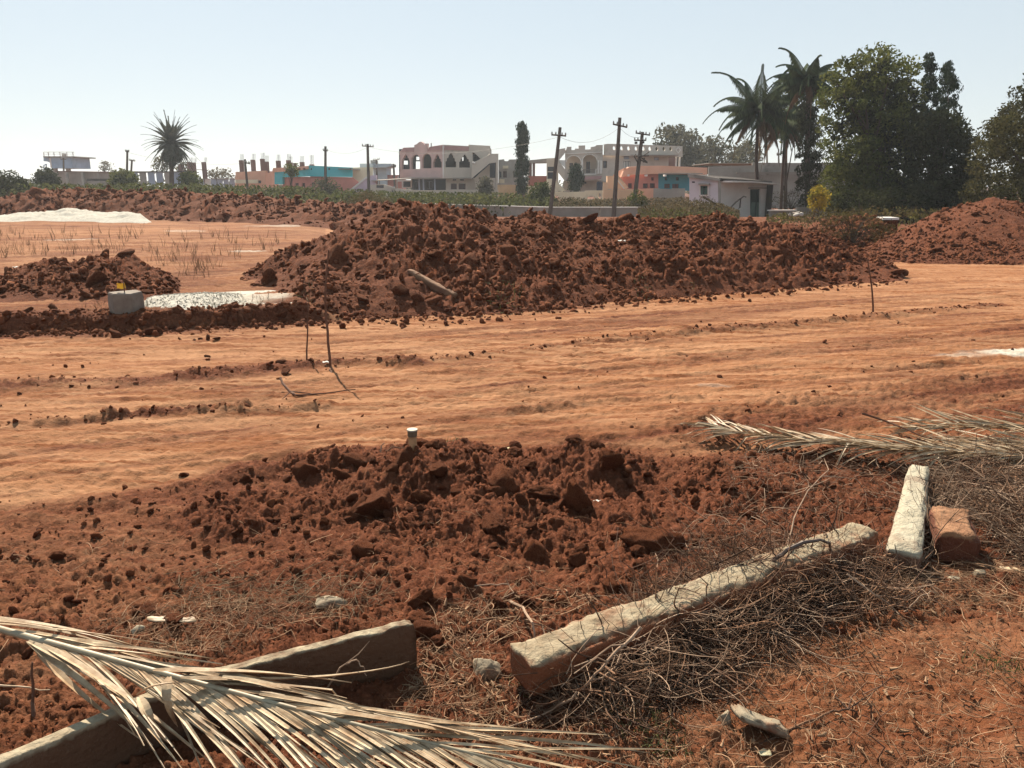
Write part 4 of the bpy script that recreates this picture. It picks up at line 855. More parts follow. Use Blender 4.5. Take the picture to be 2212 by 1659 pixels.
for pts, wd in (([(-120, 1325, .34), (100, 1345, .33), (230, 1365, .25), (385, 1432, .08)], .009), ([(40, 1352, .33), (160, 1360, .3), (260, 1400, .2), (345, 1448, .08)], .007), ([(330, 1448, .31), (470, 1452, .29), (560, 1445, .25), (760, 1474, .16)], .012), ([(390, 1464, .3), (500, 1470, .27), (640, 1478, .2), (850, 1450, .12), (884, 1428, .13)], .010),
                ([(366, 1462, .31), (352, 1500, .32), (362, 1535, .25), (384, 1570, .16)], .012), ([(296, 1500, .28), (320, 1480, .33), (350, 1475, .34), (395, 1474, .31)], .005), ([(300, 1505, .26), (320, 1550, .25), (330, 1580, .2), (372, 1610, .1)], .014), ([(60, 1385, .32), (130, 1440, .28), (230, 1510, .25), (330, 1610, .14)], .014),
                ([(60, 1385, .32), (150, 1430, .3), (270, 1500, .25), (420, 1620, .14)], .012), ([(90, 1392, .31), (200, 1450, .3), (300, 1520, .25), (460, 1650, .14)], .011), ([(70, 1388, .32), (110, 1450, .25), (200, 1530, .2), (310, 1600, .1)], .012), ([(480, 1462, .3), (600, 1480, .27), (720, 1510, .22), (900, 1560, .1)], .010), ([(560, 1500, .3), (700, 1520, .25), (880, 1560, .2), (1060, 1600, .05)], .009), ([(640, 1530, .3), (800, 1540, .25), (1000, 1590, .2), (1230, 1640, .05)], .010)):
    handleaf(pts, wd, parent=FR)
# right fronds
c = [gp(2420, 1000, .16), gp(2150, 985, .13), gp(1800, 972, .11), gp(1530, 922, .08)]
frond('pale dry palm frond lying on the track, feathered tip pointing left', c, .012, 100, .42, .0095, (1, -1), c[1], lambda s, t: (.24 if s < 0 else .32) + .6 * max(0, t - .6) + rnd.gauss(0, .08), droopr=(.2, .9), t0=.05, zup=.22)
c = [gp(2560, 960, .10), gp(2350, 935, .14), gp(2150, 915, .14), gp(1960, 925, .06)]
frond('ragged dry palm frond at the right edge behind the first one', c, .011, 44, .45, .009, (1, -1), c[1], lambda s, t: .28 + .5 * max(0, t - .6), droopr=(.1, .4), t0=.05, zup=.25)
c = [gp(2600, 1000, .16), gp(2400, 965, .2), gp(2200, 945, .16), gp(2010, 965, .04)]
frond('third dry palm frond crossing low over the right edge twigs', c, .010, 34, .42, .009, (1, -1), c[1], lambda s, t: .3 + .5 * max(0, t - .6), droopr=(.1, .4), t0=.05, zup=.3)
# dry weeds in the left field and on the heap edges
def weeds(name, poly, n, Lr, mat=M_weed, z=.15, rad=(.002, .005)):
    a = np.array(poly); out = np.zeros((0, 2))
    while len(out) < n:
        q = rng.uniform(a.min(0), a.max(0), (n * 2, 2)); out = np.vstack([out, q[inpoly(q[:, 0], q[:, 1], poly)]])
    P = np.array([gp(u, v, z) for u, v in out[:n]]); n2 = 3; P = np.repeat(P, n2, 0) + rng.normal(0, .03, (n * n2, 3)) * [1, 1, 0]; P[:, 2] = Z(P[:, 0], P[:, 1])
    m = len(P); sc = np.clip(P[:, 1] / 14, .7, 1.6)
    yaw = rng.uniform(0, 6.28, m); L_ = rng.uniform(*Lr, m) * sc; vs = []; K = 3
    tip = P + np.stack([np.cos(yaw) * L_ * .3, np.sin(yaw) * L_ * .3, L_], 1); mid = (P + tip) / 2 + rng.normal(0, .02, (m, 3)); r = rng.uniform(*rad, m)[:, None] * sc[:, None]
    for c_, k in ((P, 1.), (mid, .7), (tip, .3)):
        for q in range(3): vs.append(c_ + np.array([math.cos(q * 2.094), math.sin(q * 2.094), 0]) * r * k)
    V_ = np.stack(vs, 1).reshape(-1, 3); ff = np.array([(k * 3 + q, k * 3 + (q + 1) % 3, (k + 1) * 3 + (q + 1) % 3, (k + 1) * 3 + q) for k in range(2) for q in range(3)])
    F_ = (ff[None] + (np.arange(m) * 9)[:, None, None]).reshape(-1, 4); return tag(nobj(name, V_, F_, mat), kind='stuff')
weeds('dry_weeds', [(-200, 500), (640, 510), (560, 560), (420, 620), (300, 560), (-200, 560)], 240, (.06, .24))
weeds('dry_weeds', [(380, 545), (430, 540), (440, 605), (395, 600)], 14, (.12, .3))
weeds('dry_weeds', [(180, 685), (640, 668), (640, 650), (180, 660)], 60, (.05, .14))
weeds('green_weeds', [(300, 672), (560, 668), (560, 664), (300, 666)], 40, (.03, .08), M_grass)
def heapweeds(U0, U1, V0, V1, n, mat, Lr):
    P = []
    for _ in range(n):
        p = gp(rnd.uniform(U0, U1), rnd.uniform(V0, V1), .25); h = H1.z(np.array([p[0]]), np.array([p[1]]))[0]; P.append((p[0], p[1], h))
    strands('green_weeds' if mat is M_grass else 'dry_weeds', np.array(P), rng.uniform(*Lr, n), rng.uniform(.003, .006, n), mat, flat=.9, K=3)
heapweeds(1060, 1130, 618, 640, 90, M_grass, (.05, .16)); heapweeds(1370, 1400, 600, 622, 50, M_grass, (.05, .16)); heapweeds(640, 680, 630, 650, 40, M_grass, (.05, .14)); heapweeds(1490, 1530, 600, 620, 30, M_grass, (.05, .14))
# ================================================================ BACKGROUND BUILDINGS
def tint(name, c, c2=None, c3=None, sc=.6, **kw):
    c = tuple(min(1.55, x * (1.85 if max(c) > .2 else 1)) for x in c); c2 = tuple(min(1.55, x * 1.85) for x in c2) if c2 and max(c) > .2 else c2
    if c3 is None and max(c) > .3: c3 = tuple(x * .72 for x in c)
    return mk(name, c, c2 or tuple(x * .82 for x in c), scale=sc, rough=.88, c3=c3, s3=.5, c3t=.58, spec=.15, **kw)
W_grey = tint('grey_beige_plaster', (.56, .49, .42), (.48, .42, .36)); W_pink = tint('dusty_pink_plaster', (.60, .40, .37), (.50, .34, .31)); W_tile = tint('pink_tiled_band', (.44, .25, .24))
W_cream = tint('cream_plaster', (.80, .70, .50)); W_teal = tint('bright_teal_paint', (.10, .50, .55), (.09, .44, .50)); W_teald = tint('deep_teal_paint', (.05, .26, .34)); W_red = tint('brick_pink_paint', (.55, .22, .18)); W_peach = tint('peach_paint', (.78, .43, .30), (.70, .36, .24))
W_peachl = tint('peach_wall_paint', (.82, .55, .35), (.72, .45, .28), (.45, .38, .3)); W_lav = tint('lavender_whitewash', (.70, .62, .66), (.60, .52, .54), (.42, .36, .34)); W_white = tint('whitewash', (.80, .76, .72), (.66, .6, .56)); W_lilac = tint('lilac_plaster', (.58, .46, .56))
W_old = tint('stained_plaster', (.42, .38, .34), (.30, .27, .24), (.16, .14, .13)); W_brick = tint('red_wall', (.42, .13, .09)); W_conc = tint('weathered_concrete', (.36, .31, .27), (.26, .22, .19)); W_blue = tint('blue_tank_paint', (.36, .46, .60)); W_bluel = tint('pale_blue_paint', (.50, .60, .66)); W_tan = tint('tan_tank_wall', (.55, .36, .20), (.42, .27, .15))
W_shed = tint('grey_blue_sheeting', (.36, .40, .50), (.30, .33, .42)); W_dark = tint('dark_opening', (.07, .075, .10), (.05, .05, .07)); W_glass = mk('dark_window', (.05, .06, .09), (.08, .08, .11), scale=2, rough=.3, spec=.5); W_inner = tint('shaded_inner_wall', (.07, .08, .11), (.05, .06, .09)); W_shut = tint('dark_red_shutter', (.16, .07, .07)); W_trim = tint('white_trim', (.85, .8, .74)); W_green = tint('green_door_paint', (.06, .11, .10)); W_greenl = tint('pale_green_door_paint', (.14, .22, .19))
W_steel = mk('rebar', (.36, .32, .30), rough=.6); W_roof = tint('dark_roofing', (.10, .085, .08)); W_ply = tint('rust_brown_column', (.22, .12, .10))
def gz(Y): return float(base_z(0, np.array([Y]))[0])
def lineXY(line):
    (U0, Y0), (U1, Y1) = line; return Vector((fx(U0, Y0), Y0)), Vector((fx(U1, Y1), Y1))
def onl(U, V, line):
    A, B = lineXY(line); d = B - A; r = ray(U, V); a = r[0] / r[1]
    t = (a * A.y - A.x) / (d.x - a * d.y); Y = A.y + t * d.y; return Vector(at(U, V, Y))
def wall(parent, name, outer, line, mat, holes=(), th=.25, off=0.):
    A, B = lineXY(line); d = (B - A).normalized(); n = Vector((-d.y, d.x, 0))      # pointing away from the viewer
    if n.y < 0: n = -n
    loops = [[onl(u, v, line) + n * off for u, v in lp] for lp in [outer] + list(holes)]
    T = [[Vector(((p.x - A.x) * d.x + (p.y - A.y) * d.y, p.z, 0)) for p in lp] for lp in loops]
    tri = tessellate_polygon(T); flat = [p for lp in loops for p in lp]; m = len(flat); V_ = flat + [p + n * th for p in flat]; Fc = [tuple(t) for t in tri] + [tuple(m + i for i in t)[::-1] for t in tri]; b = 0
    for lp in loops:
        k = len(lp); Fc += [(b + i, b + (i + 1) % k, m + b + (i + 1) % k, m + b + i) for i in range(k)]; b += k
    mb = MB(); mb.v = V_; mb.f = Fc; return mb.obj(name, mat, parent)
def rc(U0, V0, U1, V1): return [(U0, V1), (U0, V0), (U1, V0), (U1, V1)]
def arch(U0, U1, Vt, Vb, cusp=False, rise=None):
    c = (U0 + U1) / 2; r = (U1 - U0) / 2; h = rise or r * 1.15; sp = Vt + h; P = [(U0, Vb)]
    if cusp: P += [(U0, sp + 1), (U0 + r * .22, sp), (U0 + r * .25, sp - h * .35), (U0 + r * .5, sp - h * .42), (U0 + r * .6, sp - h * .72), (c, Vt - 1.5), (U1 - r * .6, sp - h * .72), (U1 - r * .5, sp - h * .42), (U1 - r * .25, sp - h * .35), (U1 - r * .22, sp), (U1, sp + 1)]
    else: P += [(c - r * math.cos(q), sp - h * math.sin(q)) for q in np.linspace(0, math.pi, 13)]
    return P + [(U1, Vb)]
def win(parent, line, r, mat=None, frame=None, bars=0, rec=.14, name='window'):
    mat = mat or W_glass; U0, V0, U1, V1 = r; o = wall(parent, name, rc(U0, V0, U1, V1), line, mat, th=.04, off=rec)
    A = onl(U0, V1, line); B = onl(U1, V1, line); zt = onl(U0, V0, line).z
    if frame or bars:
        fm = frame or W_shut; mb = MB(); d = B - A; w_ = .05; rr = rec - .03
        def bar(a, b): mb.tube([a + Vector((0, rr, 0)), b + Vector((0, rr, 0))], w_ * .6, 4)
        up = Vector((0, 0, zt - A.z)); bar(A, B); bar(A + up, B + up); bar(A, A + up); bar(B, B + up)
        for i in range(bars): q = A + d * ((i + 1) / (bars + 1)); bar(q, q + up)
        mb.obj('frame', fm, o)
    return o
def wallw(parent, name, outer, line, mat, wins=(), holes=(), th=.25):
    o = wall(parent, name, outer, line, mat, [rc(*w_[0]) for w_ in wins] + list(holes), th)
    for w_ in wins: win(parent, line, w_[0], *w_[1:])
    return o
def slab(parent, name, U0, U1, V0, V1, Y, dep, mat, Ux=None):
    """box whose front face spans the given sheet rectangle at distance Y"""
    a = at(U0, V0, Y); b = at(U1, V1, Y); o = MB().box(a[0], Y, b[2], b[0], Y + dep, a[2]).obj(name, mat, parent); return o
def post(parent, name, U, V0, V1, Y, w_, mat):
    a = at(U, V0, Y); b = at(U, V1, Y); return MB().box(b[0] - w_ / 2, Y, b[2], b[0] + w_ / 2, Y + w_, a[2]).obj(name, mat, parent)
def bld(name, label, U, Y, cat='house', group=None): return empty(name, (fx(U, Y), Y, gz(Y)), label, cat, group)

# --- house with arched veranda
H = bld('arched_house', 'two storey pinkish grey house with six arched veranda openings and outside stair', 960, 102)
L1 = ((864, 107), (957, 100)); L2 = ((957, 100), (1059, 102)); LB = ((864, 114), (1059, 109)); LG = ((964, 101.5), (1075, 103.5))
wall(H, 'front_wall', [(864, 385), (864, 328), (871, 319), (895, 318), (895, 313), (899, 312), (905, 307), (909, 306), (913, 308), (917, 313), (918, 313), (918, 310), (923, 310), (923, 324), (928, 317), (957, 312.5), (957, 385)], L1, W_pink,
     [arch(868, 885, 362 - 28, 365.5, True, 12), arch(888.5, 907.5, 334, 365, False, 14), arch(912, 932, 331.5, 363.5, False, 15), arch(935, 954, 334.5, 362, True, 14)])
wall(H, 'front_wall', [(957.2, 385), (957.2, 312.5), (1013, 315.5), (1013, 312.5), (1059, 315), (1059, 352), (1040, 352), (1021, 370), (1021, 385)], L2, W_grey,
     [arch(962.5, 986, 331, 361.5, True, 17), arch(992, 1016, 335, 362, True, 14), [(1021, 352), (1021, 329), (1026, 331), (1039, 343)]])
for lp, ln in (([(866, 329), (872, 320), (894.5, 319), (894.5, 328)], L1), ([(924, 326), (929, 318.5), (956.5, 314), (956.5, 323.5)], L1), ([(958, 323.5), (962, 314.5), (1012.5, 316.5), (1012.5, 326)], L2)):
    wall(H, 'tiled_band', lp, ln, W_tile, th=.1, off=-.08)
wall(H, 'corner_strip', rc(956, 314, 958.6, 385), ((954, 99.9), (961, 99.95)), W_white, th=.1, off=-.12)
wall(H, 'back_wall', rc(862, 322, 1050, 385), LB, W_inner, [rc(871, 347, 881, 355.5), rc(898, 338.5, 906, 346), rc(897, 348.5, 908, 365.5), rc(997.5, 339.5, 1001, 347.5)], th=.2)
a, b = at(866, 322, 100), at(1056, 326, 100); MB().add([(fx(864, 107), 107, b[2]), (fx(957, 100), 100.3, b[2]), (fx(1059, 102), 102.2, b[2]), (fx(1050, 109), 109, b[2]), (fx(864, 114), 114, b[2]), (fx(864, 107), 107, a[2]), (fx(957, 100), 100.3, a[2]), (fx(1059, 102), 102.2, a[2]), (fx(1050, 109), 109, a[2]), (fx(864, 114), 114, a[2])],
    [(0, 1, 2, 3, 4), (5, 6, 7, 8, 9), (0, 1, 6, 5), (1, 2, 7, 6), (2, 3, 8, 7), (3, 4, 9, 8), (4, 0, 5, 9)]).obj('roof', W_conc, H)
slab(H, 'floor_slab', 866, 1020, 383.6, 386.2, 100.4, 10, W_conc)
slab(H, 'side_wall', 1056, 1059, 318, 352, 102.2, 7, W_grey)
wallw(H, 'ground_floor_wall', [(964, 420), (964, 386), (1075, 384), (1075, 420)], LG, W_grey, [((974, 396.5, 987, 409), W_shut, W_dark, 2), ((991, 396.5, 1006, 409), W_shut, W_dark, 2), ((978, 386.8, 986, 390), W_dark), ((994, 386.8, 1003, 390), W_dark)])
wallw(H, 'veranda_back_wall', rc(888, 386, 966, 420), ((888, 108), (966, 105)), W_inner, [((896, 392, 904, 410), W_dark, W_shed, 0), ((922, 392, 934, 408), W_dark, W_shed, 1)])
for U in (906, 915, 939.5): post(H, 'veranda_post', U, 385.5, 411, 101.2, .18, W_shed)
wall(H, 'stair_parapet', [(1019.5, 354), (1054.6, 335.7), (1059, 332), (1076.6, 332), (1076.6, 419), (1072, 419), (1072, 351), (1057.6, 352.6), (1019.5, 385)], ((1019, 99.2), (1077, 99.6)), W_grey, th=1.1)
wall(H, 'stair_underside', [(1024, 385.5), (1058, 355), (1058, 420), (1030, 420)], ((1019, 101), (1077, 101.2)), W_grey, th=.2)
wall(H, 'back_recess', rc(1040, 350, 1073, 420), ((1040, 104.5), (1073, 104.5)), W_inner, th=.2)
post(H, 'water_pipe', 931.5, 309, 318, 101, .12, W_conc)
for k, (U, V) in enumerate(((1022, 351), (1025, 352))): p = at(U, V, 99); v, f = ICO[2]; nobj('water_pot', v * .13 + np.array(p), f, W_white, H, smooth=True)
wl = bld('compound_wall', 'low grey compound wall with a gate gap in front of the arched house', 900, 92, 'wall')
wallw(wl, 'wall_panel', [(800, 424), (800, 399), (828, 398), (846, 403), (846, 408), (860, 407), (876, 409), (900, 411), (1010, 410), (1076, 411), (1076, 426), (800, 428)], ((800, 93), (1076, 92)), W_grey, [((813, 400, 829, 406), W_glass, W_shut, 1), ((846, 404, 853, 420), W_dark, W_shed, 1)])
aw = bld('awning', 'long thin sloping tin awning left of the arched house', 840, 97, 'awning')
wall(aw, 'sheet', [(812, 391), (812, 389.5), (892, 384.5), (892, 387)], ((812, 96), (892, 99)), W_conc, th=2.5); wall(aw, 'back_panel', rc(868, 389, 890, 406), ((868, 104), (890, 104)), W_white, [rc(871, 392, 887, 404)], th=.15); wall(aw, 'shelf', rc(871, 392, 887, 404), ((868, 104.4), (890, 104.4)), W_dark, th=.1)
for U in (820, 858): post(aw, 'leg', U, 389, 410, 96.4, .12, W_conc)
# --- small two storey house and round tan tank
H = bld('small_house', 'small stained grey and cream two storey house right of the arched house', 1098, 108)
LS = ((1077, 108), (1124, 108))
wallw(H, 'front_wall', [(1077, 420), (1077, 345), (1089, 344), (1090, 348), (1098, 348), (1099, 344.5), (1124, 344), (1124, 420)], LS, W_old, [((1079.5, 371, 1083, 384), W_dark), ((1087, 370, 1095, 385), W_shut), ((1109, 372, 1116, 383.5), W_glass, W_shut, 1)])
slab(H, 'side_wall', 1121, 1124, 345, 400, 108.2, 6, W_old); slab(H, 'roof', 1078, 1123, 349, 350.5, 108.2, 6, W_conc); slab(H, 'balcony', 1078, 1122, 383.6, 398, 107, .9, W_old); slab(H, 'balcony_shade', 1086, 1098, 358, 364, 107.6, .3, W_cream); slab(H, 'ledge', 1107, 1118, 369.6, 371, 107.5, .45, W_conc)
slab(H, 'cream_patch', 1078, 1090, 387, 404, 106.8, .15, W_cream)
tk = bld('round_tank', 'round tan walled tank in front of the small two storey house', 1100, 95, 'tank')
c = at(1100, 410, 96); r = 25 / 1671 * 96 / 1.0; zt = fz(399, 95)
MB().tube([(c[0], 96.5, gz(95) - .2), (c[0], 96.5, zt), (c[0], 96.5, zt + .001)], [r, r, r * .9], 32).obj('tank_wall', W_tan, tk, smooth=False)
MB().tube([(c[0], 96.5, zt), (c[0], 96.5, zt + .18)], [r * 1.02, r * 1.02], 32).obj('rim', W_conc, tk)
# --- open porch with red wall
H = bld('open_porch', 'open flat roofed porch on dark posts above a brick red wall', 1170, 103, 'porch')
wall(H, 'roof_slab', [(1141, 352), (1141, 346.5), (1184, 342), (1206, 341), (1206, 346), (1184, 351)], ((1141, 103), (1206, 103)), W_conc, th=4)
for U in (1146, 1153): post(H, 'porch_post', U, 350, 382, 103.4, .34, W_ply)
slab(H, 'red_wall', 1142, 1181, 380, 402, 103, .3, W_brick); slab(H, 'grey_pier', 1139, 1143, 350, 420, 103.1, .4, W_grey); slab(H, 'plinth', 1138, 1182, 402, 422, 102.6, .6, W_cream)
# --- second big house
H = bld('balcony_house', 'large grey two storey house with twin scalloped arches and a long pierced parapet', 1340, 101)
LM = ((1221, 100), (1302, 100)); LR = ((1302, 100.8), (1470, 104.5))
def scal(U0, U1, Vt, Vb, n=9):
    c = (U0 + U1) / 2; r = (U1 - U0) / 2; sp = Vt + r * .85; P = [(U0, Vb), (U0, sp)]
    for i in range(n):
        a0, a1 = math.pi * i / n, math.pi * (i + 1) / n
        for t in (.5, 1): a = a0 + (a1 - a0) * t; k = 1.0 if t == 1 else 1.06; P.append((c - r * min(1, k) * math.cos(a), sp - r * .85 * k * math.sin(a)))
    P[-1] = (U1, sp); return P + [(U1, Vb)]
def ring(parent, name, lp, line, mat, k=1.09, **kw):
    c = (sum(p[0] for p in lp) / len(lp), max(p[1] for p in lp)); out = [(c[0] + (u - c[0]) * k, c[1] + (v - c[1]) * k) for u, v in lp]; n = len(lp)
    return wall(parent, name, lp + out[::-1], line, mat, **kw)
a1 = scal(1224, 1254, 337, 366); a2 = scal(1259, 1289, 334.5, 374)
wall(H, 'front_wall', [(1221, 391), (1221, 330), (1225, 317), (1234.5, 317), (1234.5, 324), (1242, 324), (1242, 321), (1250, 321), (1250, 314.5), (1264, 314), (1264, 323), (1276, 322.5), (1276, 318), (1286, 316), (1288, 313.5), (1302, 313), (1302, 391)], LM, W_grey, [a1, a2, rc(1291, 346, 1294, 364), rc(1297, 346, 1300, 364), rc(1229, 370, 1236, 377)])
ring(H, 'arch_trim', a1[1:-1], LM, W_trim, 1.1, th=.1, off=-.1); ring(H, 'arch_trim', a2[1:-1], LM, W_trim, 1.08, th=.1, off=-.1)
for lp in ([(1222, 392), (1222, 390.4), (1298, 387.5), (1298, 389)], [(1259, 378), (1259, 376), (1286, 375), (1286, 364.6), (1301, 364), (1301, 365.4), (1288, 366), (1288, 377)], [(1221, 333), (1221, 331.5), (1301, 328), (1301, 329.5)], [(1221, 346), (1204, 346), (1204, 344.5), (1219, 361), (1221, 366)]): wall(H, 'white_trim_line', lp, LM, W_trim, th=.12, off=-.12)
for U in (1257, 1292.5, 1298): post(H, 'column', U, 346, 375 if U > 1290 else 388, 99.75, .22, W_trim)
wall(H, 'red_sloped_band', [(1223, 390), (1226, 383), (1236, 382.6), (1236, 389.5)], LM, W_tile, th=.2, off=-.45); wall(H, 'red_sloped_band', [(1256, 388.5), (1257, 381.4), (1300, 380), (1297, 387)], LM, W_tile, th=.2, off=-.45)
wall(H, 'balcony_back_wall', rc(1221, 326, 1302, 391), ((1221, 102.4), (1302, 102.4)), W_grey, [rc(1230, 352, 1238, 372), rc(1266, 349, 1275, 376)], th=.2)
for r_ in ((1230, 352, 1238, 372), (1266, 349, 1275, 376)): win(H, ((1221, 102.4), (1302, 102.4)), r_, W_glass, W_shut, 1, name='door')
mb = MB()
for i in range(14): p = at(1260 + i * 2, 367, 100); q = at(1260 + i * 2, 376, 100); mb.tube([p, q], .02, 4)
mb.tube([at(1259, 366.5, 100), at(1288, 366.5, 100)], .03, 4); mb.obj('balcony_railing', W_steel, H)
slab(H, 'balcony_floor', 1221, 1302, 375.5, 377, 100.3, 2.1, W_conc); slab(H, 'roof', 1222, 1302, 324, 326, 100.3, 6, W_conc)
ov = [[(u + 3.3 * math.cos(q), 320.3 + .9 * i * .25 + 4.6 * math.sin(q)) for q in np.linspace(0, 2 * math.pi, 9)[:-1]] for i, u in enumerate((1323, 1339, 1354, 1370, 1385.6, 1399.7, 1414.8, 1430, 1444.5))]
wall(H, 'parapet', [(1302, 336), (1302, 312), (1308, 311), (1340, 311.5), (1470, 316), (1470, 339.5), (1302, 336)][:-1], LR, W_grey, ov, th=.2, off=-.5)
wall(H, 'diamond_trim', [(1460, 318), (1466, 324.5), (1460, 332), (1454, 324.5)], LR, W_trim, [[(1460, 320), (1464, 324.5), (1460, 330), (1456, 324.5)]], th=.08, off=-.6)
wallw(H, 'wing_wall', [(1302, 392), (1302, 335), (1444, 338), (1444, 392)], LR, W_grey, [((1303, 347.5, 1311, 363), W_glass, W_shut, 0), ((1347, 348, 1361.5, 364.5), W_trim, W_dark, 3), ((1348, 337.4, 1359.5, 344), W_shed, W_dark, 0), ((1413, 340, 1424, 346), W_shed, W_dark, 0)])
slab(H, 'roof', 1304, 1466, 334, 336, 101.5, 5, W_conc); slab(H, 'rear_wall', 1444, 1462, 340, 365, 107, .2, W_ply); post(H, 'column', 1460, 339, 366, 104.0, .2, W_trim); post(H, 'column', 1467.5, 339, 368, 104.2, .2, W_trim)
wallw(H, 'ground_floor_wall', rc(1218, 391, 1345, 425), ((1218, 102.6), (1345, 102.6)), W_grey, [((1236, 393, 1252, 411), W_dark), ((1262, 393, 1267, 397), W_dark)])
wall(H, 'stair_parapet', [(1207, 322), (1221, 320), (1221, 330), (1207, 347), (1221, 366), (1221, 391), (1202, 366), (1202, 345)], ((1202, 99.6), (1222, 99.6)), W_grey, th=1.0)
wall(H, 'side_block', [(1181, 420), (1181, 343.5), (1206, 340), (1206, 420)], ((1181, 102), (1206, 102)), W_grey, [rc(1183, 360, 1202, 370), rc(1183, 372, 1202, 386)]); wall(H, 'side_block_recess', rc(1181, 352, 1206, 390), ((1181, 103.4), (1206, 103.4)), W_inner, th=.2)
wall(H, 'lower_stair', [(1182, 412), (1182, 387), (1198, 387), (1223, 413)], ((1182, 98.5), (1223, 98.5)), W_cream, th=.9)
wt = bld('water_drum', 'dark blue water drum at the foot of the balcony house', 1295, 98, 'water drum'); c = at(1295, 400, 98)
MB().tube([(c[0], 98, fz(412, 98)), (c[0], 98, fz(394, 98)), (c[0], 98, fz(392, 98))], [.36, .36, .2], 20).obj('drum', tint('blue_black_plastic', (.05, .06, .11)), wt)
w2 = bld('compound_wall', 'ornate cream compound wall with round cut openings before the balcony house', 1260, 88, 'wall')
wall(w2, 'wall_panel', [(1196, 432), (1196, 414), (1211, 415), (1211, 412), (1215, 412), (1215, 415), (1262, 414), (1264, 411.5), (1300, 411.5), (1302, 414), (1302, 436)], ((1196, 88), (1302, 86)), W_cream, [arch(1198, 1208, 422, 430), arch(1268, 1284, 423, 430, False, 4)] + [[(1295 + 3.2 * math.cos(q), 423 + 6.5 * math.sin(q)) for q in np.linspace(0, 2 * math.pi, 12)[:-1]]], th=.2)
# --- peach and teal row house
H = bld('row_house', 'low row house, pink half and teal half under one curved peach parapet', 1420, 82)
LP = ((1290, 84), (1345, 80)); LT = ((1345, 80), (1520, 84))
wall(H, 'parapet', [(1335, 383), (1341, 368), (1352, 361), (1380, 358.5), (1420, 358), (1520, 362.5), (1520, 377.5), (1400, 376), (1382, 377), (1360, 378)], LT, W_peach, th=.3, off=-.6)
wall(H, 'parapet_return', [(1318, 396), (1325, 378), (1338, 368), (1348, 363), (1345, 378), (1336, 384), (1330, 396)], ((1310, 83), (1346, 79.4)), W_peach, th=.3)
wallw(H, 'pink_wall', rc(1345, 374, 1422, 412), ((1345, 80), (1422, 81.8)), W_red, [((1357, 396, 1366, 407), W_shut), ((1389, 396.5, 1400, 406.5), W_shut, W_dark, 1), ((1404, 396, 1415, 406), W_shut, W_dark, 1), ((1407, 383, 1413, 390), W_shut)])
wallw(H, 'teal_wall', rc(1422.3, 374, 1520, 412), ((1422, 81.8), (1520, 84)), W_teald, [((1435, 397, 1448, 407), W_shut, W_dark, 1), ((1452, 397, 1467, 407), W_shut, W_dark, 1), ((1436, 382.5, 1442, 389.5), W_glass, W_dark, 1), ((1460, 382.5, 1466.5, 390), W_glass, W_dark, 1)])
for U in (1358, 1397, 1437.5): slab(H, 'bracket', U - 2, U + 2, 377, 381, 79.3, .8, W_trim)
slab(H, 'roof', 1348, 1518, 374, 376, 81, 6, W_conc)
wall(H, 'stair_side', [(1312, 408), (1312, 380), (1336, 380), (1358, 405), (1352, 408)], ((1312, 78.5), (1358, 78.5)), W_peachl, th=.9); wall(H, 'stair_edge', [(1334, 390), (1336, 390), (1350, 408), (1347, 408)], ((1312, 78.4), (1358, 78.4)), W_trim, th=.1)
w3 = bld('compound_wall', 'tall peach compound wall of upright slabs before the row house', 1330, 72, 'wall')
us = [1303, 1312, 1322, 1332, 1341, 1350, 1359, 1368]
for i in range(len(us) - 1):
    vt = 394 if i == 0 else 409 + .6 * math.sin(i * 2.); slab(w3, 'wall_slab', us[i] + .3, us[i + 1] - .3, vt, 440, 72 + .04 * (i % 3), .12, W_peachl)
w4 = bld('compound_wall', 'pinkish and grey stained compound wall under the teal windows', 1420, 73, 'wall')
for i in range(8):
    u = 1370 + i * 13.6; slab(w4, 'wall_slab', u + .3, u + 13.2, 407.5 + .8 * math.sin(i * 1.7), 440, 73 + .05 * (i % 2), .12, W_peach if i < 3 else W_old)
# --- white hut
H = bld('white_hut', 'small whitewashed hut with a green door and a dark flat roof', 1575, 46, 'hut')
LH = ((1489, 46), (1554, 45.4)); LH2 = ((1554, 45.4), (1661, 47.5))
wallw(H, 'side_wall', [(1489, 480), (1489, 381), (1554, 389), (1554, 482)], LH, W_lav, [((1513, 401, 1529, 421), W_greenl, W_dark, 1)])
wallw(H, 'front_wall', [(1554.2, 482), (1554.2, 389), (1661, 395), (1661, 482)], LH2, W_white, [((1620.5, 408.5, 1643, 476), W_greenl, W_green, 1, .14, 'door')])
wall(H, 'door_leaf_upper', rc(1621.5, 409.5, 1642, 437), LH2, W_green, th=.03, off=.10)
wall(H, 'window_surround', rc(1511, 398.5, 1531.5, 423), LH, W_white, [rc(1513.4, 401.4, 1528.6, 420.6)], th=.1, off=-.08); wall(H, 'window_ledge', rc(1510, 396, 1534, 399), LH, W_old, th=.3, off=-.3); wall(H, 'door_ledge', rc(1616, 405, 1648, 407.5), LH2, W_old, th=.3, off=-.3)
wall(H, 'roof_edge', [(1487, 383), (1487, 374), (1553, 385), (1553, 391)], LH, W_old, th=.4, off=-.2); wall(H, 'roof_edge', [(1553.4, 391), (1553.4, 385), (1662, 392), (1662, 396)], LH2, W_roof, th=.4, off=-.2)
wall(H, 'awning_sheet', [(1557, 394), (1557, 390.5), (1600, 391.5), (1658, 396), (1658, 399), (1600, 394.5)], LH2, W_white, th=1.0, off=-.9)
a, b, c_, d_ = Vector(onl(1489, 376, LH)), Vector(onl(1554, 386, LH)), Vector(onl(1661, 392, LH2)), Vector(at(1600, 384, 50.5)); e_ = Vector(at(1495, 376, 49.5))
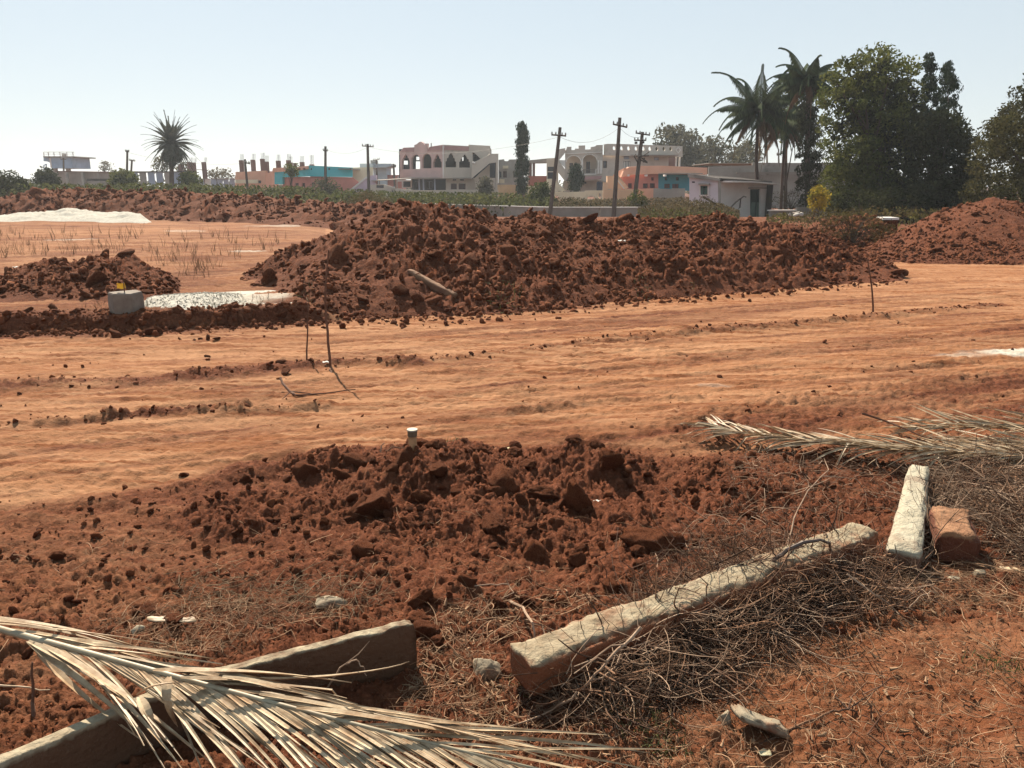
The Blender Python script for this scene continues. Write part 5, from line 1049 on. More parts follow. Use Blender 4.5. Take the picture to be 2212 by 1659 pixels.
MB().add([a, b, c_, d_, e_] + [p - Vector((0, 0, .12)) for p in (a, b, c_, d_, e_)], [(0, 1, 2, 3, 4), (9, 8, 7, 6, 5), (0, 5, 6, 1), (1, 6, 7, 2), (2, 7, 8, 3), (3, 8, 9, 4), (4, 9, 5, 0)]).obj('roof', W_roof, H)
wall(H, 'drain_hole', rc(1495, 392, 1501, 395), LH, W_dark, th=.05, off=-.01); wall(H, 'corner_pier', rc(1551.5, 386, 1556, 482), ((1549, 45.35), (1558, 45.4)), W_old, th=.15, off=-.06); slab(H, 'end_pier', 1659, 1664, 398, 480, 47.3, .3, W_roof)
# --- grey compound building right of hut, behind palms
H = bld('grey_building', 'long stained grey single storey building behind the coconut palms', 1690, 62, 'building')
wallw(H, 'front_wall', [(1530, 450), (1530, 360), (1625, 357), (1625, 351), (1700, 352), (1790, 354), (1900, 356), (1900, 450)], ((1530, 62), (1900, 60)), W_old, [((1692, 400, 1700, 412), W_dark, W_old, 0), ((1740, 380, 1752, 400), W_dark, W_old, 0)])
wall(H, 'ledge', [(1590, 375), (1590, 372.5), (1790, 371.5), (1790, 374)], ((1530, 61.6), (1900, 59.6)), W_conc, th=.4, off=-.3); slab(H, 'roof', 1532, 1890, 352, 353.5, 62.5, 6, W_conc)
g = bld('low_wall', 'low rubble wall under the dark trees right of the hut', 1760, 44, 'wall'); slab(g, 'wall_panel', 1664, 1720, 455, 480, 44, .25, W_old); slab(g, 'coping', 1662, 1722, 453.5, 456, 43.9, .4, W_white); slab(g, 'wall_panel', 1722, 1830, 448, 480, 44.6, .25, W_conc)
rb = bld('rubble_pile', 'small pile of broken pale concrete slabs on the heap right of the hut', 1720, 30, 'rubble')
for i in range(9):
    v, f = clod_v(2, 700 + i, .3); p = at(1716 + rnd.uniform(-16, 16), 466 + rnd.uniform(-9, 4), 26 + rnd.uniform(-.4, .8)); nobj('concrete_piece', v * np.array([.10, .07, .035]) @ rotm(1)[0].T + np.array(p), f, W_old if i % 2 else W_conc, rb)
sbp = bld('stone_slab', 'flat pale slab lying between the dark heap and the conical heap', 1925, 22, 'slab'); slab(sbp, 'slab', 1908, 1942, 470, 475, 21, .5, W_white); post(sbp, 'support', 1925, 474, 500, 21.1, .3, M_clod)
# --- teal topped house and orange house with bare columns
H = bld('teal_house', 'low house with bright teal parapet over brick pink walls', 690, 96)
LA = ((593, 99), (668, 94)); LBt = ((668, 94), (762, 97))
wall(H, 'parapet', [(593, 398), (593, 372), (625, 370), (668, 358), (668, 381), (610, 383), (610, 398)], LA, W_teal, th=.3)
wall(H, 'parapet', [(668.2, 381), (668.2, 357.5), (762, 362), (762, 382.5)], LBt, W_teal, th=.3)
wallw(H, 'front_wall', rc(610, 382, 671, 420), ((610, 98.4), (671, 94.4)), W_red, [((637, 395.5, 645, 404), W_shut, W_dark, 1), ((652, 395.5, 659, 404), W_shut, W_dark, 1)])
wallw(H, 'side_wall', [(671.2, 420), (671.2, 381), (762, 383), (776, 394), (762, 412), (762, 420)], ((671, 94.4), (776, 97.6)), W_red, [((673, 394, 681, 405), W_shut), ((700, 382.5, 708, 387), W_dark)])
wall(H, 'tiled_front', [(590, 372), (592, 363), (640, 361), (667, 358.5), (667, 365), (640, 369)], LA, W_peach, th=.2, off=-.15); slab(H, 'roof', 612, 760, 364, 366, 96, 7, W_conc)
for U in (637, 649, 660): wall(H, 'diamond_tile', [(U - 4, 365), (U, 362.5), (U + 4, 365), (U, 367.5)], LA, W_ply, th=.05, off=-.2)
for U in (672, 711, 757): wall(H, 'drain_hole', rc(U - 1.5, 363, U + 1.5, 367), LBt, W_dark, th=.05, off=-.03)
for U, V in ((601, 362), (623, 361), (637, 358)): post(H, 'roof_post', U, V - 6, V + 3, 99, .35, W_ply)
H2_ = bld('orange_house', 'unfinished peach coloured house with bare columns on its roof', 540, 104)
wallw(H2_, 'front_wall', [(507, 412), (509, 372), (553, 369.5), (573.5, 368.5), (573.5, 412)], ((507, 104), (574, 103)), W_peach, [((557, 390, 564, 396), W_dark)])
slab(H2_, 'cream_plinth', 508, 556, 388, 396, 102.6, .4, W_cream); slab(H2_, 'side_return', 570, 573, 369, 405, 103.5, 6, W_peach); slab(H2_, 'roof', 510, 571, 371, 372.5, 104, 6, W_conc)
def colm(parent, U, Vt, Vb, Y, Vr):
    c = post(parent, 'bare_column', U, Vt, Vb, Y, .5, W_ply); mb = MB()
    for i in range(4): p = at(U, Vt, Y); q = at(U, Vr, Y); mb.tube([(p[0] - .18 + .12 * i, Y + .1 + .08 * (i % 2), p[2]), (q[0] - .18 + .12 * i + rnd.gauss(0, .03), Y + .1 + .08 * (i % 2), q[2])], .022, 4)
    mb.obj('rebar', W_steel, c)
for U, Vt, Vb, Vr in ((522, 346, 372, 333), (547, 345, 371, 332), (567.5, 343, 370, 330), (576, 349, 373, 336)): colm(H2_, U, Vt, Vb, 105, Vr)
for U, Vt, Vb, Vr in ((601, 347, 364, 334), (623, 346, 363, 333), (627, 351, 363, 338), (652, 350, 361, 337), (673, 355, 360, 335)): colm(H, U, Vt, Vb, 101, Vr)
H3_ = bld('unfinished_columns', 'bare brown concrete columns standing beside the tall date palm', 425, 112, 'concrete frame')
for U, Vt, Vb, Vr in ((412, 350, 400, 340), (421, 351, 400, 341), (443.5, 350, 402, 340), (393, 356, 400, 352)): colm(H3_, U, Vt, Vb, 112, Vr)
slab(H3_, 'tie_beam', 411, 444, 366, 367.4, 112.1, .3, W_conc)
Hc = bld('cream_house', 'cream house with pink outside stair between the teal and the arched houses', 785, 103)
wall(Hc, 'front_wall', [(762, 420), (762, 362), (806, 361), (806, 420)], ((762, 101), (806, 102)), W_cream); slab(Hc, 'roof_block', 777, 806, 354, 362, 103, 4, W_bluel)
wall(Hc, 'stair_side', [(754, 415), (766, 405), (796, 380), (812, 378), (812, 415)], ((754, 97), (812, 97)), W_lilac, th=1.); wall(Hc, 'stair_coping', [(754, 411), (794, 379), (797, 379), (797, 381), (757, 413)], ((754, 96.8), (812, 96.8)), W_white, th=.3)
Hd = bld('pale_blue_house', 'pale blue flat roofed upper room behind the tall straight pole', 820, 118)
slab(Hd, 'wall', 806, 836, 361, 420, 118, 5, W_bluel); wall(Hd, 'roof_slab', [(778, 359), (778, 353.5), (843, 353.5), (843, 359), (834, 362), (790, 362)], ((778, 117), (843, 117)), W_bluel, th=6); slab(Hd, 'tank_box', 800, 812, 346, 354, 119, 2, W_conc)
slab(Hd, 'lower_wall', 833, 872, 378, 420, 119, 3, W_red); slab(Hd, 'white_panel', 858, 868, 381, 392, 115, .3, W_white)
# --- water tank tower, sheds on the left
T = bld('water_tower', 'square blue water tank house on legs with a railed roof', 130, 128, 'water tower')
slab(T, 'tank', 108, 157, 340, 363.5, 128, 5.5, W_blue); wall(T, 'flare', [(94, 348), (94, 339), (109, 339), (109, 352), (103, 349)], ((94, 128.3), (109, 128.3)), W_blue, th=5); slab(T, 'roof_slab', 93, 161, 337.5, 340, 127.6, 6.5, W_conc); slab(T, 'white_strip', 106, 112, 341, 362, 127.9, .1, W_white)
for U in (107, 122, 150): post(T, 'leg', U, 363, 400, 128.6, .55, W_conc)
for U in (95, 105, 117, 130, 145, 158): post(T, 'rail_post', U, 328.5, 338, 127.8, .1, W_white)
slab(T, 'rail', 94, 160, 328, 329, 127.8, .1, W_white); slab(T, 'rail', 94, 160, 332.5, 333.3, 127.8, .08, W_white); slab(T, 'hatch', 133, 138, 331, 338, 129, .8, W_conc)
mb = MB(); [mb.tube([at(u, v, 128.2) for u, v in pr], .09, 5) for pr in (((95, 356), (95, 372)), ((100, 354), (100, 372)), ((95, 357), (100, 355)), ((95, 364), (100, 364)), ((97, 372), (112, 366)))]; mb.obj('side_ladder', W_blue, T)
S = bld('long_shed', 'long low grey shed left of the thin left pole', 180, 112, 'shed')
wall(S, 'front_wall', [(118, 400), (118, 369), (243, 371), (243, 400)], ((118, 112), (243, 110)), W_conc); wall(S, 'roof_edge', [(118, 370.4), (118, 369), (243, 371), (243, 372.6)], ((118, 111.5), (243, 109.5)), W_ply, th=6)
wall(S, 'lean_to_roof', [(186, 391), (188, 386), (246, 386), (246, 391)], ((186, 104), (246, 104)), W_roof, th=4)
for U in (146, 180, 214): post(S, 'pilaster', U, 372, 400, 110.4, .3, W_old)
S = bld('long_shed', 'blue grey sheet walled shed between the left pole and the date palm', 310, 112, 'shed')
us = [244, 266, 284, 300, 318, 336, 354, 372, 392]
for i in range(8): slab(S, 'wall_sheet', us[i] + .4, us[i + 1] - .3, 371.6 + .2 * (i % 3), 400, 110.2 + .05 * (i % 2), .1, W_shed if i % 3 else W_conc)
slab(S, 'roof_edge', 243, 393, 370, 371.8, 110, 6, W_roof)
S = bld('white_compound', 'low whitish blue walled compound left of the peach coloured house', 465, 108, 'wall')
for i in range(7): slab(S, 'wall_slab', 416 + i * 13.2, 428.8 + i * 13.2, 386.5 + .3 * (i % 2), 410, 106 + .04 * (i % 3), .15, W_shed if i != 2 else W_white)
slab(S, 'coping', 415, 509, 385.6, 386.8, 105.9, .4, W_conc)
# --- roadside wall behind the heaps
for nm, (u0, y0), (u1, y1), lb in (('boundary_wall', (1400, 54), (1190, 54), 'low grey boundary wall behind the long heap, between two leaning poles'), ('boundary_wall', (1189, 54.1), (640, 80), 'pale topped boundary wall running away to the left behind the crop')):
    A, B = Vector((fx(u0, y0, 447), y0, 0)), Vector((fx(u1, y1, 440), y1, 0)); d = (B - A); n = int(d.length / 2.4); E_ = empty(nm, (A.x, A.y, gz(54)), lb, 'wall'); d /= n
    for i in range(n):
        a, b = A + d * i, A + d * (i + .985); nn = Vector((-d.y, d.x, 0)).normalized() * .1; z0, z1 = gz(a.y) - .2, .10 + rnd.uniform(-.01, .01)
        MB().add([a - nn + Vector((0, 0, z0)), b - nn + Vector((0, 0, z0)), b + nn + Vector((0, 0, z0)), a + nn + Vector((0, 0, z0)), a - nn + Vector((0, 0, z1)), b - nn + Vector((0, 0, z1)), b + nn + Vector((0, 0, z1)), a + nn + Vector((0, 0, z1))], [(0, 3, 2, 1), (4, 5, 6, 7), (0, 1, 5, 4), (1, 2, 6, 5), (2, 3, 7, 6), (3, 0, 4, 7)]).obj('wall_panel', W_conc, E_)
    e = B - A; nn = Vector((-e.y, e.x, 0)).normalized() * .14; MB().add([A - nn + Vector((0, 0, .112)), B - nn + Vector((0, 0, .112)), B + nn + Vector((0, 0, .112)), A + nn + Vector((0, 0, .112)), A - nn + Vector((0, 0, .17)), B - nn + Vector((0, 0, .17)), B + nn + Vector((0, 0, .17)), A + nn + Vector((0, 0, .17))], [(0, 3, 2, 1), (4, 5, 6, 7), (0, 1, 5, 4), (1, 2, 6, 5), (2, 3, 7, 6), (3, 0, 4, 7)]).obj('coping', W_white, E_)

# ================================================================ POLES
M_pole = mk('pole_concrete', (.22, .17, .14), (.16, .12, .10), scale=1.2, rough=.85); M_iron = mk('rusty_iron', (.09, .07, .065), (.13, .09, .07), scale=4, rough=.6); M_ins = mk('porcelain', (.55, .5, .46), rough=.3, spec=.5); M_polel = mk('pole_pale', (.40, .35, .29), (.30, .25, .2), scale=1.2, rough=.85)
TOPS = {}
def pole(key, label, top, bot, Y, w_=.19, arms=(), ins=True, mat=None, gear=False):
    E_ = empty('utility_pole', (fx(bot[0], Y, bot[1]), Y, gz(Y)), label, 'utility pole', 'power poles')
    P0 = Vector(at(bot[0], bot[1], Y)); P1 = Vector(at(top[0], top[1], Y)); d = (P1 - P0); g = P0 + d * ((gz(Y) - .3 - P0.z) / d.z)
    mb = MB(); mb.tube([g, P1], [w_ * .75, w_ * .5], 4); mb.obj('shaft', mat or M_pole, E_); TOPS[key] = P1
    for (ua, va), (ub, vb) in arms:
        a = Vector(at(ua, va, Y - .12)); b = Vector(at(ub, vb, Y - .12)); arm = MB().tube([a, b], .055, 4).obj('crossarm', M_iron, E_)
        if ins:
            for t in (.04, .3, .72, .96): q = a.lerp(b, t); MB().tube([q, q + Vector((0, 0, .1)), q + Vector((0, 0, .2))], [.03, .06, .03], 6).obj('insulator', M_ins, arm)
    if gear:
        mb = MB()
        for (u, v), (u2, v2) in (((1369, 336), (1374, 345)), ((1374, 345), (1378, 352)), ((1374, 338), (1402, 336)), ((1382, 338), (1398, 350)), ((1390, 336), (1402, 328)), ((1370, 337), (1373, 333)), ((1384, 346), (1399, 352)), ((1392, 341), (1390, 351))): mb.tube([at(u, v, Y - .2), at(u2, v2, Y - .2)], .05, 5)
        mb.obj('switch_gear', M_iron, E_)
        for u, v in ((1374, 306), (1389, 305)): q = at(u, v, Y - .2); MB().tube([(q[0], q[1], q[2] - .16), (q[0], q[1], q[2])], .11, 8).obj('fuse_drum', M_iron, E_)
    return E_
pole('a', 'tall slightly leaning pole in front of the balcony house', (1339, 254), (1326, 462), 52, .21, [((1324, 268), (1355, 275))], mat=M_pole)
pole('b', 'pole leaning to the right beside the slim columnar tree', (1210, 275), (1189, 455), 53, .20, [((1191, 291), (1223, 293.5))], mat=M_pole)
pole('c', 'pole with two crossarms and switch gear left of the hut', (1388, 285), (1369, 446), 60, .24, [((1373, 287), (1404, 292)), ((1370, 303), (1396, 303))], gear=True, mat=M_pole)
pole('d', 'straight pole with one crossarm left of the arched house', (794, 311), (797, 420), 78, .24, [((782, 315), (807, 317))])
pole('e', 'straight pole rising before the teal parapet', (703, 316), (703, 410), 84, .24, [((698, 325), (708, 326))])
pole('f', 'leaning pole in front of the unfinished peach coloured house', (529, 344), (536, 420), 78, .2, [((529, 351), (540, 354))])
pole('g', 'thin pole left of the date palm, the taller of two', (275, 325), (274, 392), 92, .24, [((271, 327), (279, 327.5))])
pole('h', 'short pole with a T top right beside the thin left pole', (285, 345), (283, 380), 100, .24, [((279, 346), (292, 348))])
pole('i', 'short far pole between the cream and arched houses', (850, 354), (852, 390), 102, .24, [((846, 359), (855, 359))])
pole('j', 'thin yellowish pole between the two coconut palms', (1656, 289), (1657, 352), 66, .14, [((1656, 292), (1664, 291))], mat=M_polel)
pole('k', 'short stub pole beside the thin yellowish pole', (1682, 322), (1682, 352), 66, .12, [((1678, 335), (1690, 331))], mat=M_polel)
pole('l', 'pole seen against the blue water tank house', (137, 341), (138, 380), 112, .24, [((131, 344), (143, 344))])
pole('m', 'pole top above the pale blue upper room', (813, 345), (814, 372), 108, .2, [((806, 346), (820, 344))])
def wire(a, b, sag, label, r=.012):
    P = [a.lerp(b, t) - Vector((0, 0, sag * 4 * t * (1 - t))) for t in np.linspace(0, 1, 13)]; tag(MB().tube(P, r, 4).obj('overhead_wire', M_iron), label, 'wire', 'overhead power wires')
W0 = Vector(at(1660, 293, 66)); W1 = Vector(at(2120, 285, 40))
Wm = Vector(at(1720, 302, 58))
wire(W0, W1, .35, 'upper of two faint wires crossing the big leafy tree', .012); wire(W0 - Vector((0, 0, .35)), W1 - Vector((0, 0, .25)), .4, 'lower of two faint wires crossing the big leafy tree', .012)
wire(TOPS['a'] - Vector((0, 0, .6)), TOPS['c'] - Vector((0, 0, .3)), .3, 'wire between the tall pole and the switch gear pole', .009)
wire(TOPS['b'] - Vector((0, 0, .6)), TOPS['a'] - Vector((0, 0, .6)), .6, 'wire between the right leaning pole and the tall pole', .008)
wire(TOPS['b'] - Vector((0, 0, .6)), TOPS['d'] - Vector((0, 0, .3)), .8, 'long wire over the roof of the arched house', .008)
wire(TOPS['d'] - Vector((0, 0, .3)), TOPS['e'] - Vector((0, 0, .3)), .5, 'wire above the teal parapet', .008)
wire(TOPS['g'] - Vector((0, 0, .2)), TOPS['f'] - Vector((0, 0, .4)), .5, 'wire passing the date palm', .008)

# ================================================================ VEGETATION
def leafmat(name, c, c2, **kw): return mk(name, c, c2, scale=kw.pop('sc', .9), rough=.85, island=.4, trans=kw.pop('tr', .28), spec=.02, **kw)
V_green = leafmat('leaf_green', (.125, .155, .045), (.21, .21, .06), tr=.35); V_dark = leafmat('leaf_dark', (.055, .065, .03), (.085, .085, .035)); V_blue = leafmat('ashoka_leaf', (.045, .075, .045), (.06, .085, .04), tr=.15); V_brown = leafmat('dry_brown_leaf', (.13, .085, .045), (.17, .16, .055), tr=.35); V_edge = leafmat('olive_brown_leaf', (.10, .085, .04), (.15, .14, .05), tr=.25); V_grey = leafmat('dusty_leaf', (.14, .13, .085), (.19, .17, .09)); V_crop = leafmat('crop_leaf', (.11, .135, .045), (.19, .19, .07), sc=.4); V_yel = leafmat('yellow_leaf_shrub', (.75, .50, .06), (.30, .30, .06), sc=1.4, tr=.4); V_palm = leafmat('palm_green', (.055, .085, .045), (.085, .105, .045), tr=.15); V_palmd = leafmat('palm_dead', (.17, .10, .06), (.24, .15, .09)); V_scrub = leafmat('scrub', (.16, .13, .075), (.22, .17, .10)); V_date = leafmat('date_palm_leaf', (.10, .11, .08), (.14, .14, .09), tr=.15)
M_bark = mk('bark', (.16, .11, .08), (.10, .07, .05), scale=2.5, rough=.9); M_trunkp = mk('palm_trunk', (.20, .13, .10), (.13, .085, .07), scale=2.5, rough=.9)
def leaves(name, C, size, mat, parent=None, aspect=.5, droop=0., kind=None):
    n = len(C); u = rng.normal(size=(n, 3)); u[:, 2] -= droop; u /= np.linalg.norm(u, axis=1)[:, None]; v = np.cross(u, rng.normal(size=(n, 3))); v /= np.linalg.norm(v, axis=1)[:, None]
    s = size * rng.uniform(.6, 1.35, n)[:, None]; a = u * s; b = v * s * aspect
    V_ = np.stack([C - a * .5, C + b * .5 - a * .08, C + a * .6, C - b * .5 - a * .08], 1).reshape(-1, 3); F_ = np.arange(n * 4).reshape(-1, 4); o = nobj(name, V_, F_, mat, parent)
    if kind: tag(o, kind=kind)
    return o
def crown(name, poly, Y, dep, ncl, nlf, cr, size, mat, parent, aspect=.5, droop=0., shell=.55, seed=1, dens=None):
    """leaf clumps filling an outline at distance Y, with depth dep"""
    a = np.array(poly); out = np.zeros((0, 2))
    while len(out) < ncl:
        q = rng.uniform(a.min(0), a.max(0), (ncl * 3, 2)); q = q[inpoly(q[:, 0], q[:, 1], poly)]; out = np.vstack([out, q])
    out = out[:ncl]; cx = a[:, 0].mean(); w_ = (a[:, 0].max() - a[:, 0].min()) / 2
    k = np.sqrt(np.clip(1 - ((out[:, 0] - cx) / w_) ** 2, .05, 1)); yy = Y + rng.uniform(-1, 1, ncl) * dep * k
    C = np.array([at(u, v, y_) for (u, v), y_ in zip(out, yy)])
    R_ = cr * rng.uniform(.5, 1.3, ncl); m = nlf // ncl; d = rng.normal(size=(ncl, m, 3)); d /= np.linalg.norm(d, axis=2, keepdims=True); d *= (shell + (1 - shell) * rng.random((ncl, m, 1))); d[:, :, 2] *= .8
    P = (C[:, None, :] + d * R_[:, None, None]).reshape(-1, 3); P[:, 2] = np.maximum(P[:, 2], gz(Y) + .05)
    leaves(name, P, size, mat, parent, aspect, droop); return C
def tree(name, label, cat, poly, Y, dep, base, mat, ncl, nlf, cr, size, tr=.18, group=None, nl=9, bark=None, aspect=.5, droop=0., trunk_top=None, shell=.55, stems=1):
    bx_, g = fx(base[0], Y, 430), gz(Y); E_ = empty(name, (bx_, Y, g), label, cat, group)
    C = crown('crown', poly, Y, dep, ncl, nlf, cr, size, mat, E_, aspect, droop, shell); cm = C.mean(0); mb = MB()
    for sidx in range(stems):
        ox = rnd.uniform(-.5, .5) * (stems > 1); top = Vector((bx_ + ox + (cm[0] - bx_) * .7, Y, g + (cm[2] - g) * (trunk_top or .85))); b0 = Vector((bx_ + ox, Y, g - .2)); mid = b0.lerp(top, .5) + Vector((rnd.gauss(0, .15), 0, 0))
        mb.tube([b0, mid, top], [tr, tr * .75, tr * .4], 8)
        for i in range(nl // stems): c_ = Vector(C[rnd.randrange(len(C))]); s_ = b0.lerp(top, rnd.uniform(.35, .95)); mb.tube([s_, s_.lerp(c_, .5) + Vector((0, 0, .25)), c_], [tr * .4, tr * .25, tr * .08], 5)
    mb.obj('trunk', bark or M_bark, E_); return E_
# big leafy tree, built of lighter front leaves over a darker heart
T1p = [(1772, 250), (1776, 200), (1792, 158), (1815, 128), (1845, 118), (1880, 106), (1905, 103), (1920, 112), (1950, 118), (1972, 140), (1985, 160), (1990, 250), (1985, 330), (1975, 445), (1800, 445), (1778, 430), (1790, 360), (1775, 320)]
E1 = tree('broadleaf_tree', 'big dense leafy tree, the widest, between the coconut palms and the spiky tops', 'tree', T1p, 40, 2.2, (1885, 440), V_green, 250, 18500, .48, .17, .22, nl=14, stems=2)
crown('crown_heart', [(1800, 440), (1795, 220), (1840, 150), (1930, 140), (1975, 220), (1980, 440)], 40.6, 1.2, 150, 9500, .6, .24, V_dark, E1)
tree('dark_tree', 'dark tangled tree right of the big leafy tree', 'tree', [(1950, 455), (1960, 300), (1975, 255), (1992, 245), (2030, 250), (2062, 250), (2078, 275), (2094, 300), (2110, 350), (2120, 455)], 38, 2, (2035, 440), V_dark, 240, 15500, .5, .17, .2, nl=10, stems=2)
tree('weeping_ashoka', 'tallest narrow spiky tree top above the dark trees', 'tree', [(1990, 260), (1994, 190), (1998, 140), (2008, 92), (2015, 105), (2020, 150), (2026, 200), (2030, 270), (2020, 330), (1992, 330)], 43, .5, (2010, 440), V_blue, 130, 6500, .20, .17, .12, aspect=.3, droop=1.6, nl=4)
tree('weeping_ashoka', 'shorter wider spiky tree top right of the tallest one', 'tree', [(2018, 300), (2024, 200), (2034, 160), (2041, 132), (2050, 133), (2056, 165), (2072, 188), (2076, 208), (2062, 215), (2080, 275), (2090, 330), (2010, 340)], 41, .8, (2048, 440), V_blue, 140, 7000, .24, .17, .12, aspect=.3, droop=1.6, nl=5)
tree('brown_tree', 'brownish dry leaved tree at the right edge', 'tree', [(2070, 455), (2092, 370), (2105, 310), (2125, 285), (2145, 262), (2175, 248), (2212, 255), (2300, 240), (2360, 300), (2380, 455)], 33, 2.2, (2200, 440), V_edge, 380, 24000, .42, .13, .2, nl=16)
tree('edge_tree', 'green topped tree rising behind the brownish one at the right edge', 'tree', [(2130, 290), (2148, 262), (2160, 235), (2185, 225), (2240, 225), (2330, 240), (2360, 350), (2150, 360)], 39, 1.4, (2240, 440), V_edge, 150, 9000, .42, .15, .2, nl=8)
tree('edge_tree', 'overhanging branch of a taller tree entering at the upper right edge', 'tree', [(2178, 205), (2195, 178), (2212, 165), (2300, 120), (2400, 150), (2380, 260), (2260, 250), (2205, 228)], 30, .8, (2420, 440), V_dark, 60, 2600, .35, .14, .22, nl=6)
tree('low_green_tree', 'mid green bush mass on the big tree front, low left', 'bush', [(1785, 450), (1780, 380), (1800, 330), (1850, 300), (1900, 330), (1925, 400), (1930, 455)], 38.5, .8, (1850, 450), V_green, 80, 4800, .4, .14, .1, nl=6)
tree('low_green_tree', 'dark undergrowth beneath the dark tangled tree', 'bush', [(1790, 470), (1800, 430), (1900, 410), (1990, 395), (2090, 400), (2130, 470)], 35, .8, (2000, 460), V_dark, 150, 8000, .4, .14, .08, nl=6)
tree('yellow_shrub', 'small bright yellow leaved shrub beside the big leafy tree', 'shrub', [(1748, 440), (1752, 415), (1765, 402), (1782, 408), (1790, 430), (1780, 452), (1756, 452)], 32, .35, (1770, 450), V_yel, 36, 900, .2, .12, .03, nl=5)
tree('dead_brush', 'dry grey brown brush right of the hut', 'shrub', [(1665, 460), (1668, 430), (1690, 415), (1730, 410), (1755, 440), (1755, 462)], 46, .8, (1710, 455), V_brown, 60, 1500, .35, .09, .05, nl=20, aspect=.3)
# columnar trees
tree('columnar_tree', 'tall slim dark columnar tree right of the arched house', 'tree', [(1117, 405), (1119, 340), (1118, 300), (1121, 272), (1127, 264), (1133, 266), (1138, 285), (1139, 330), (1137, 405), (1132, 418), (1122, 418)], 86, .5, (1128, 420), V_blue, 150, 6500, .42, .32, .14, aspect=.3, droop=2.2, nl=3, shell=.2)
tree('columnar_tree', 'short rounded dark conical tree in front of the balcony house', 'tree', [(1233, 408), (1232, 380), (1236, 362), (1244, 350), (1252, 362), (1257, 378), (1257, 405), (1245, 411)], 90, .7, (1245, 412), V_blue, 90, 3600, .45, .3, .12, aspect=.3, droop=1.4, nl=3, shell=.2)
# far trees behind the houses
tree('far_tree', 'dusty dark rounded tree behind the long pierced parapet', 'tree', [(1415, 320), (1422, 290), (1445, 275), (1470, 274), (1492, 285), (1505, 305), (1530, 330), (1530, 375), (1470, 375), (1430, 340)], 118, 4, (1470, 400), V_grey, 110, 5000, 1.3, .55, .4, nl=10)
tree('far_tree', 'thin crowned grey green tree behind the peach parapet end', 'tree', [(1510, 375), (1510, 320), (1535, 300), (1560, 300), (1585, 318), (1590, 375)], 112, 3, (1545, 400), V_grey, 70, 2300, 1.1, .45, .3, nl=14)
tree('far_tree', 'low hazy tree left of the coconut trunk', 'tree', [(1580, 375), (1588, 330), (1610, 308), (1635, 318), (1645, 375)], 104, 3, (1612, 400), V_grey, 60, 1900, 1.0, .42, .3, nl=12)
tree('bare_tree', 'small bare crowned tree above the long grey shed', 'tree', [(210, 366), (214, 358), (225, 351), (238, 354), (244, 362), (240, 368)], 128, 1, (228, 372), V_scrub, 24, 420, .6, .25, .12, nl=16)
tree('bare_tree', 'thin reddish tree just left of the date palm trunk', 'tree', [(333, 372), (334, 348), (345, 336), (362, 340), (366, 372)], 116, 1.2, (350, 385), V_brown, 30, 620, .7, .3, .14, nl=16)
tree('bare_tree', 'thin reddish tree just right of the date palm trunk', 'tree', [(382, 375), (384, 350), (398, 346), (408, 356), (406, 376)], 116, 1.2, (395, 385), V_brown, 22, 420, .6, .3, .14, nl=12)
tree('bare_tree', 'round bare grey bush between the bare columns and the peach house', 'tree', [(447, 388), (452, 372), (475, 367), (500, 370), (507, 388)], 114, 2, (478, 392), V_scrub, 40, 700, .8, .3, .12, nl=26)
tree('round_bush', 'rounded dark bush left of the long grey shed', 'bush', [(78, 402), (82, 378), (98, 372), (118, 376), (124, 400)], 80, 1.4, (100, 400), V_dark, 60, 2200, .7, .3, .1, nl=6)
tree('round_bush', 'dark green bushes at the left edge of the horizon', 'bush', [(-60, 410), (-50, 380), (0, 374), (22, 376), (48, 382), (60, 405)], 62, 1.6, (0, 405), V_dark, 80, 2600, .6, .22, .1, nl=8)
tree('round_bush', 'bright green bush at the foot of the thin left pole', 'bush', [(240, 398), (245, 378), (262, 370), (285, 376), (300, 398)], 84, 1.2, (268, 400), V_green, 60, 2000, .6, .28, .1, nl=6)
tree('round_bush', 'yellow green bush below the bare columns', 'bush', [(386, 402), (392, 380), (410, 373), (430, 382), (436, 402)], 84, 1.2, (410, 402), V_green, 50, 1500, .6, .28, .1, nl=6)
tree('round_bush', 'leafy sapling in front of the teal house', 'bush', [(612, 372), (618, 360), (632, 357), (644, 366), (636, 378), (620, 380)], 88, .8, (628, 412), V_green, 30, 700, .5, .25, .1, nl=8)
tree('round_bush', 'grey pale leaved shrub in front of the outside stair of the arched house', 'shrub', [(1036, 420), (1036, 396), (1044, 380), (1054, 384), (1062, 398), (1060, 420)], 90, .8, (1050, 420), V_grey, 45, 1100, .5, .28, .08, nl=10)
tree('round_bush', 'grey twiggy bush in front of the brick pink side wall', 'bush', [(665, 408), (690, 390), (712, 388), (730, 405), (728, 420), (670, 420)], 84, 1, (700, 415), V_grey, 60, 1700, .55, .25, .08, nl=20)
tree('round_bush', 'sprawling green bush left of the right leaning pole', 'bush', [(1138, 445), (1142, 410), (1165, 396), (1185, 402), (1192, 440)], 66, 1, (1165, 440), V_crop, 80, 2600, .5, .22, .06, nl=10)
tree('round_bush', 'leafy plant climbing round the switch gear pole foot', 'bush', [(1358, 450), (1362, 425), (1376, 412), (1392, 420), (1396, 455)], 58, .6, (1376, 450), V_green, 40, 1100, .35, .16, .05, nl=8)
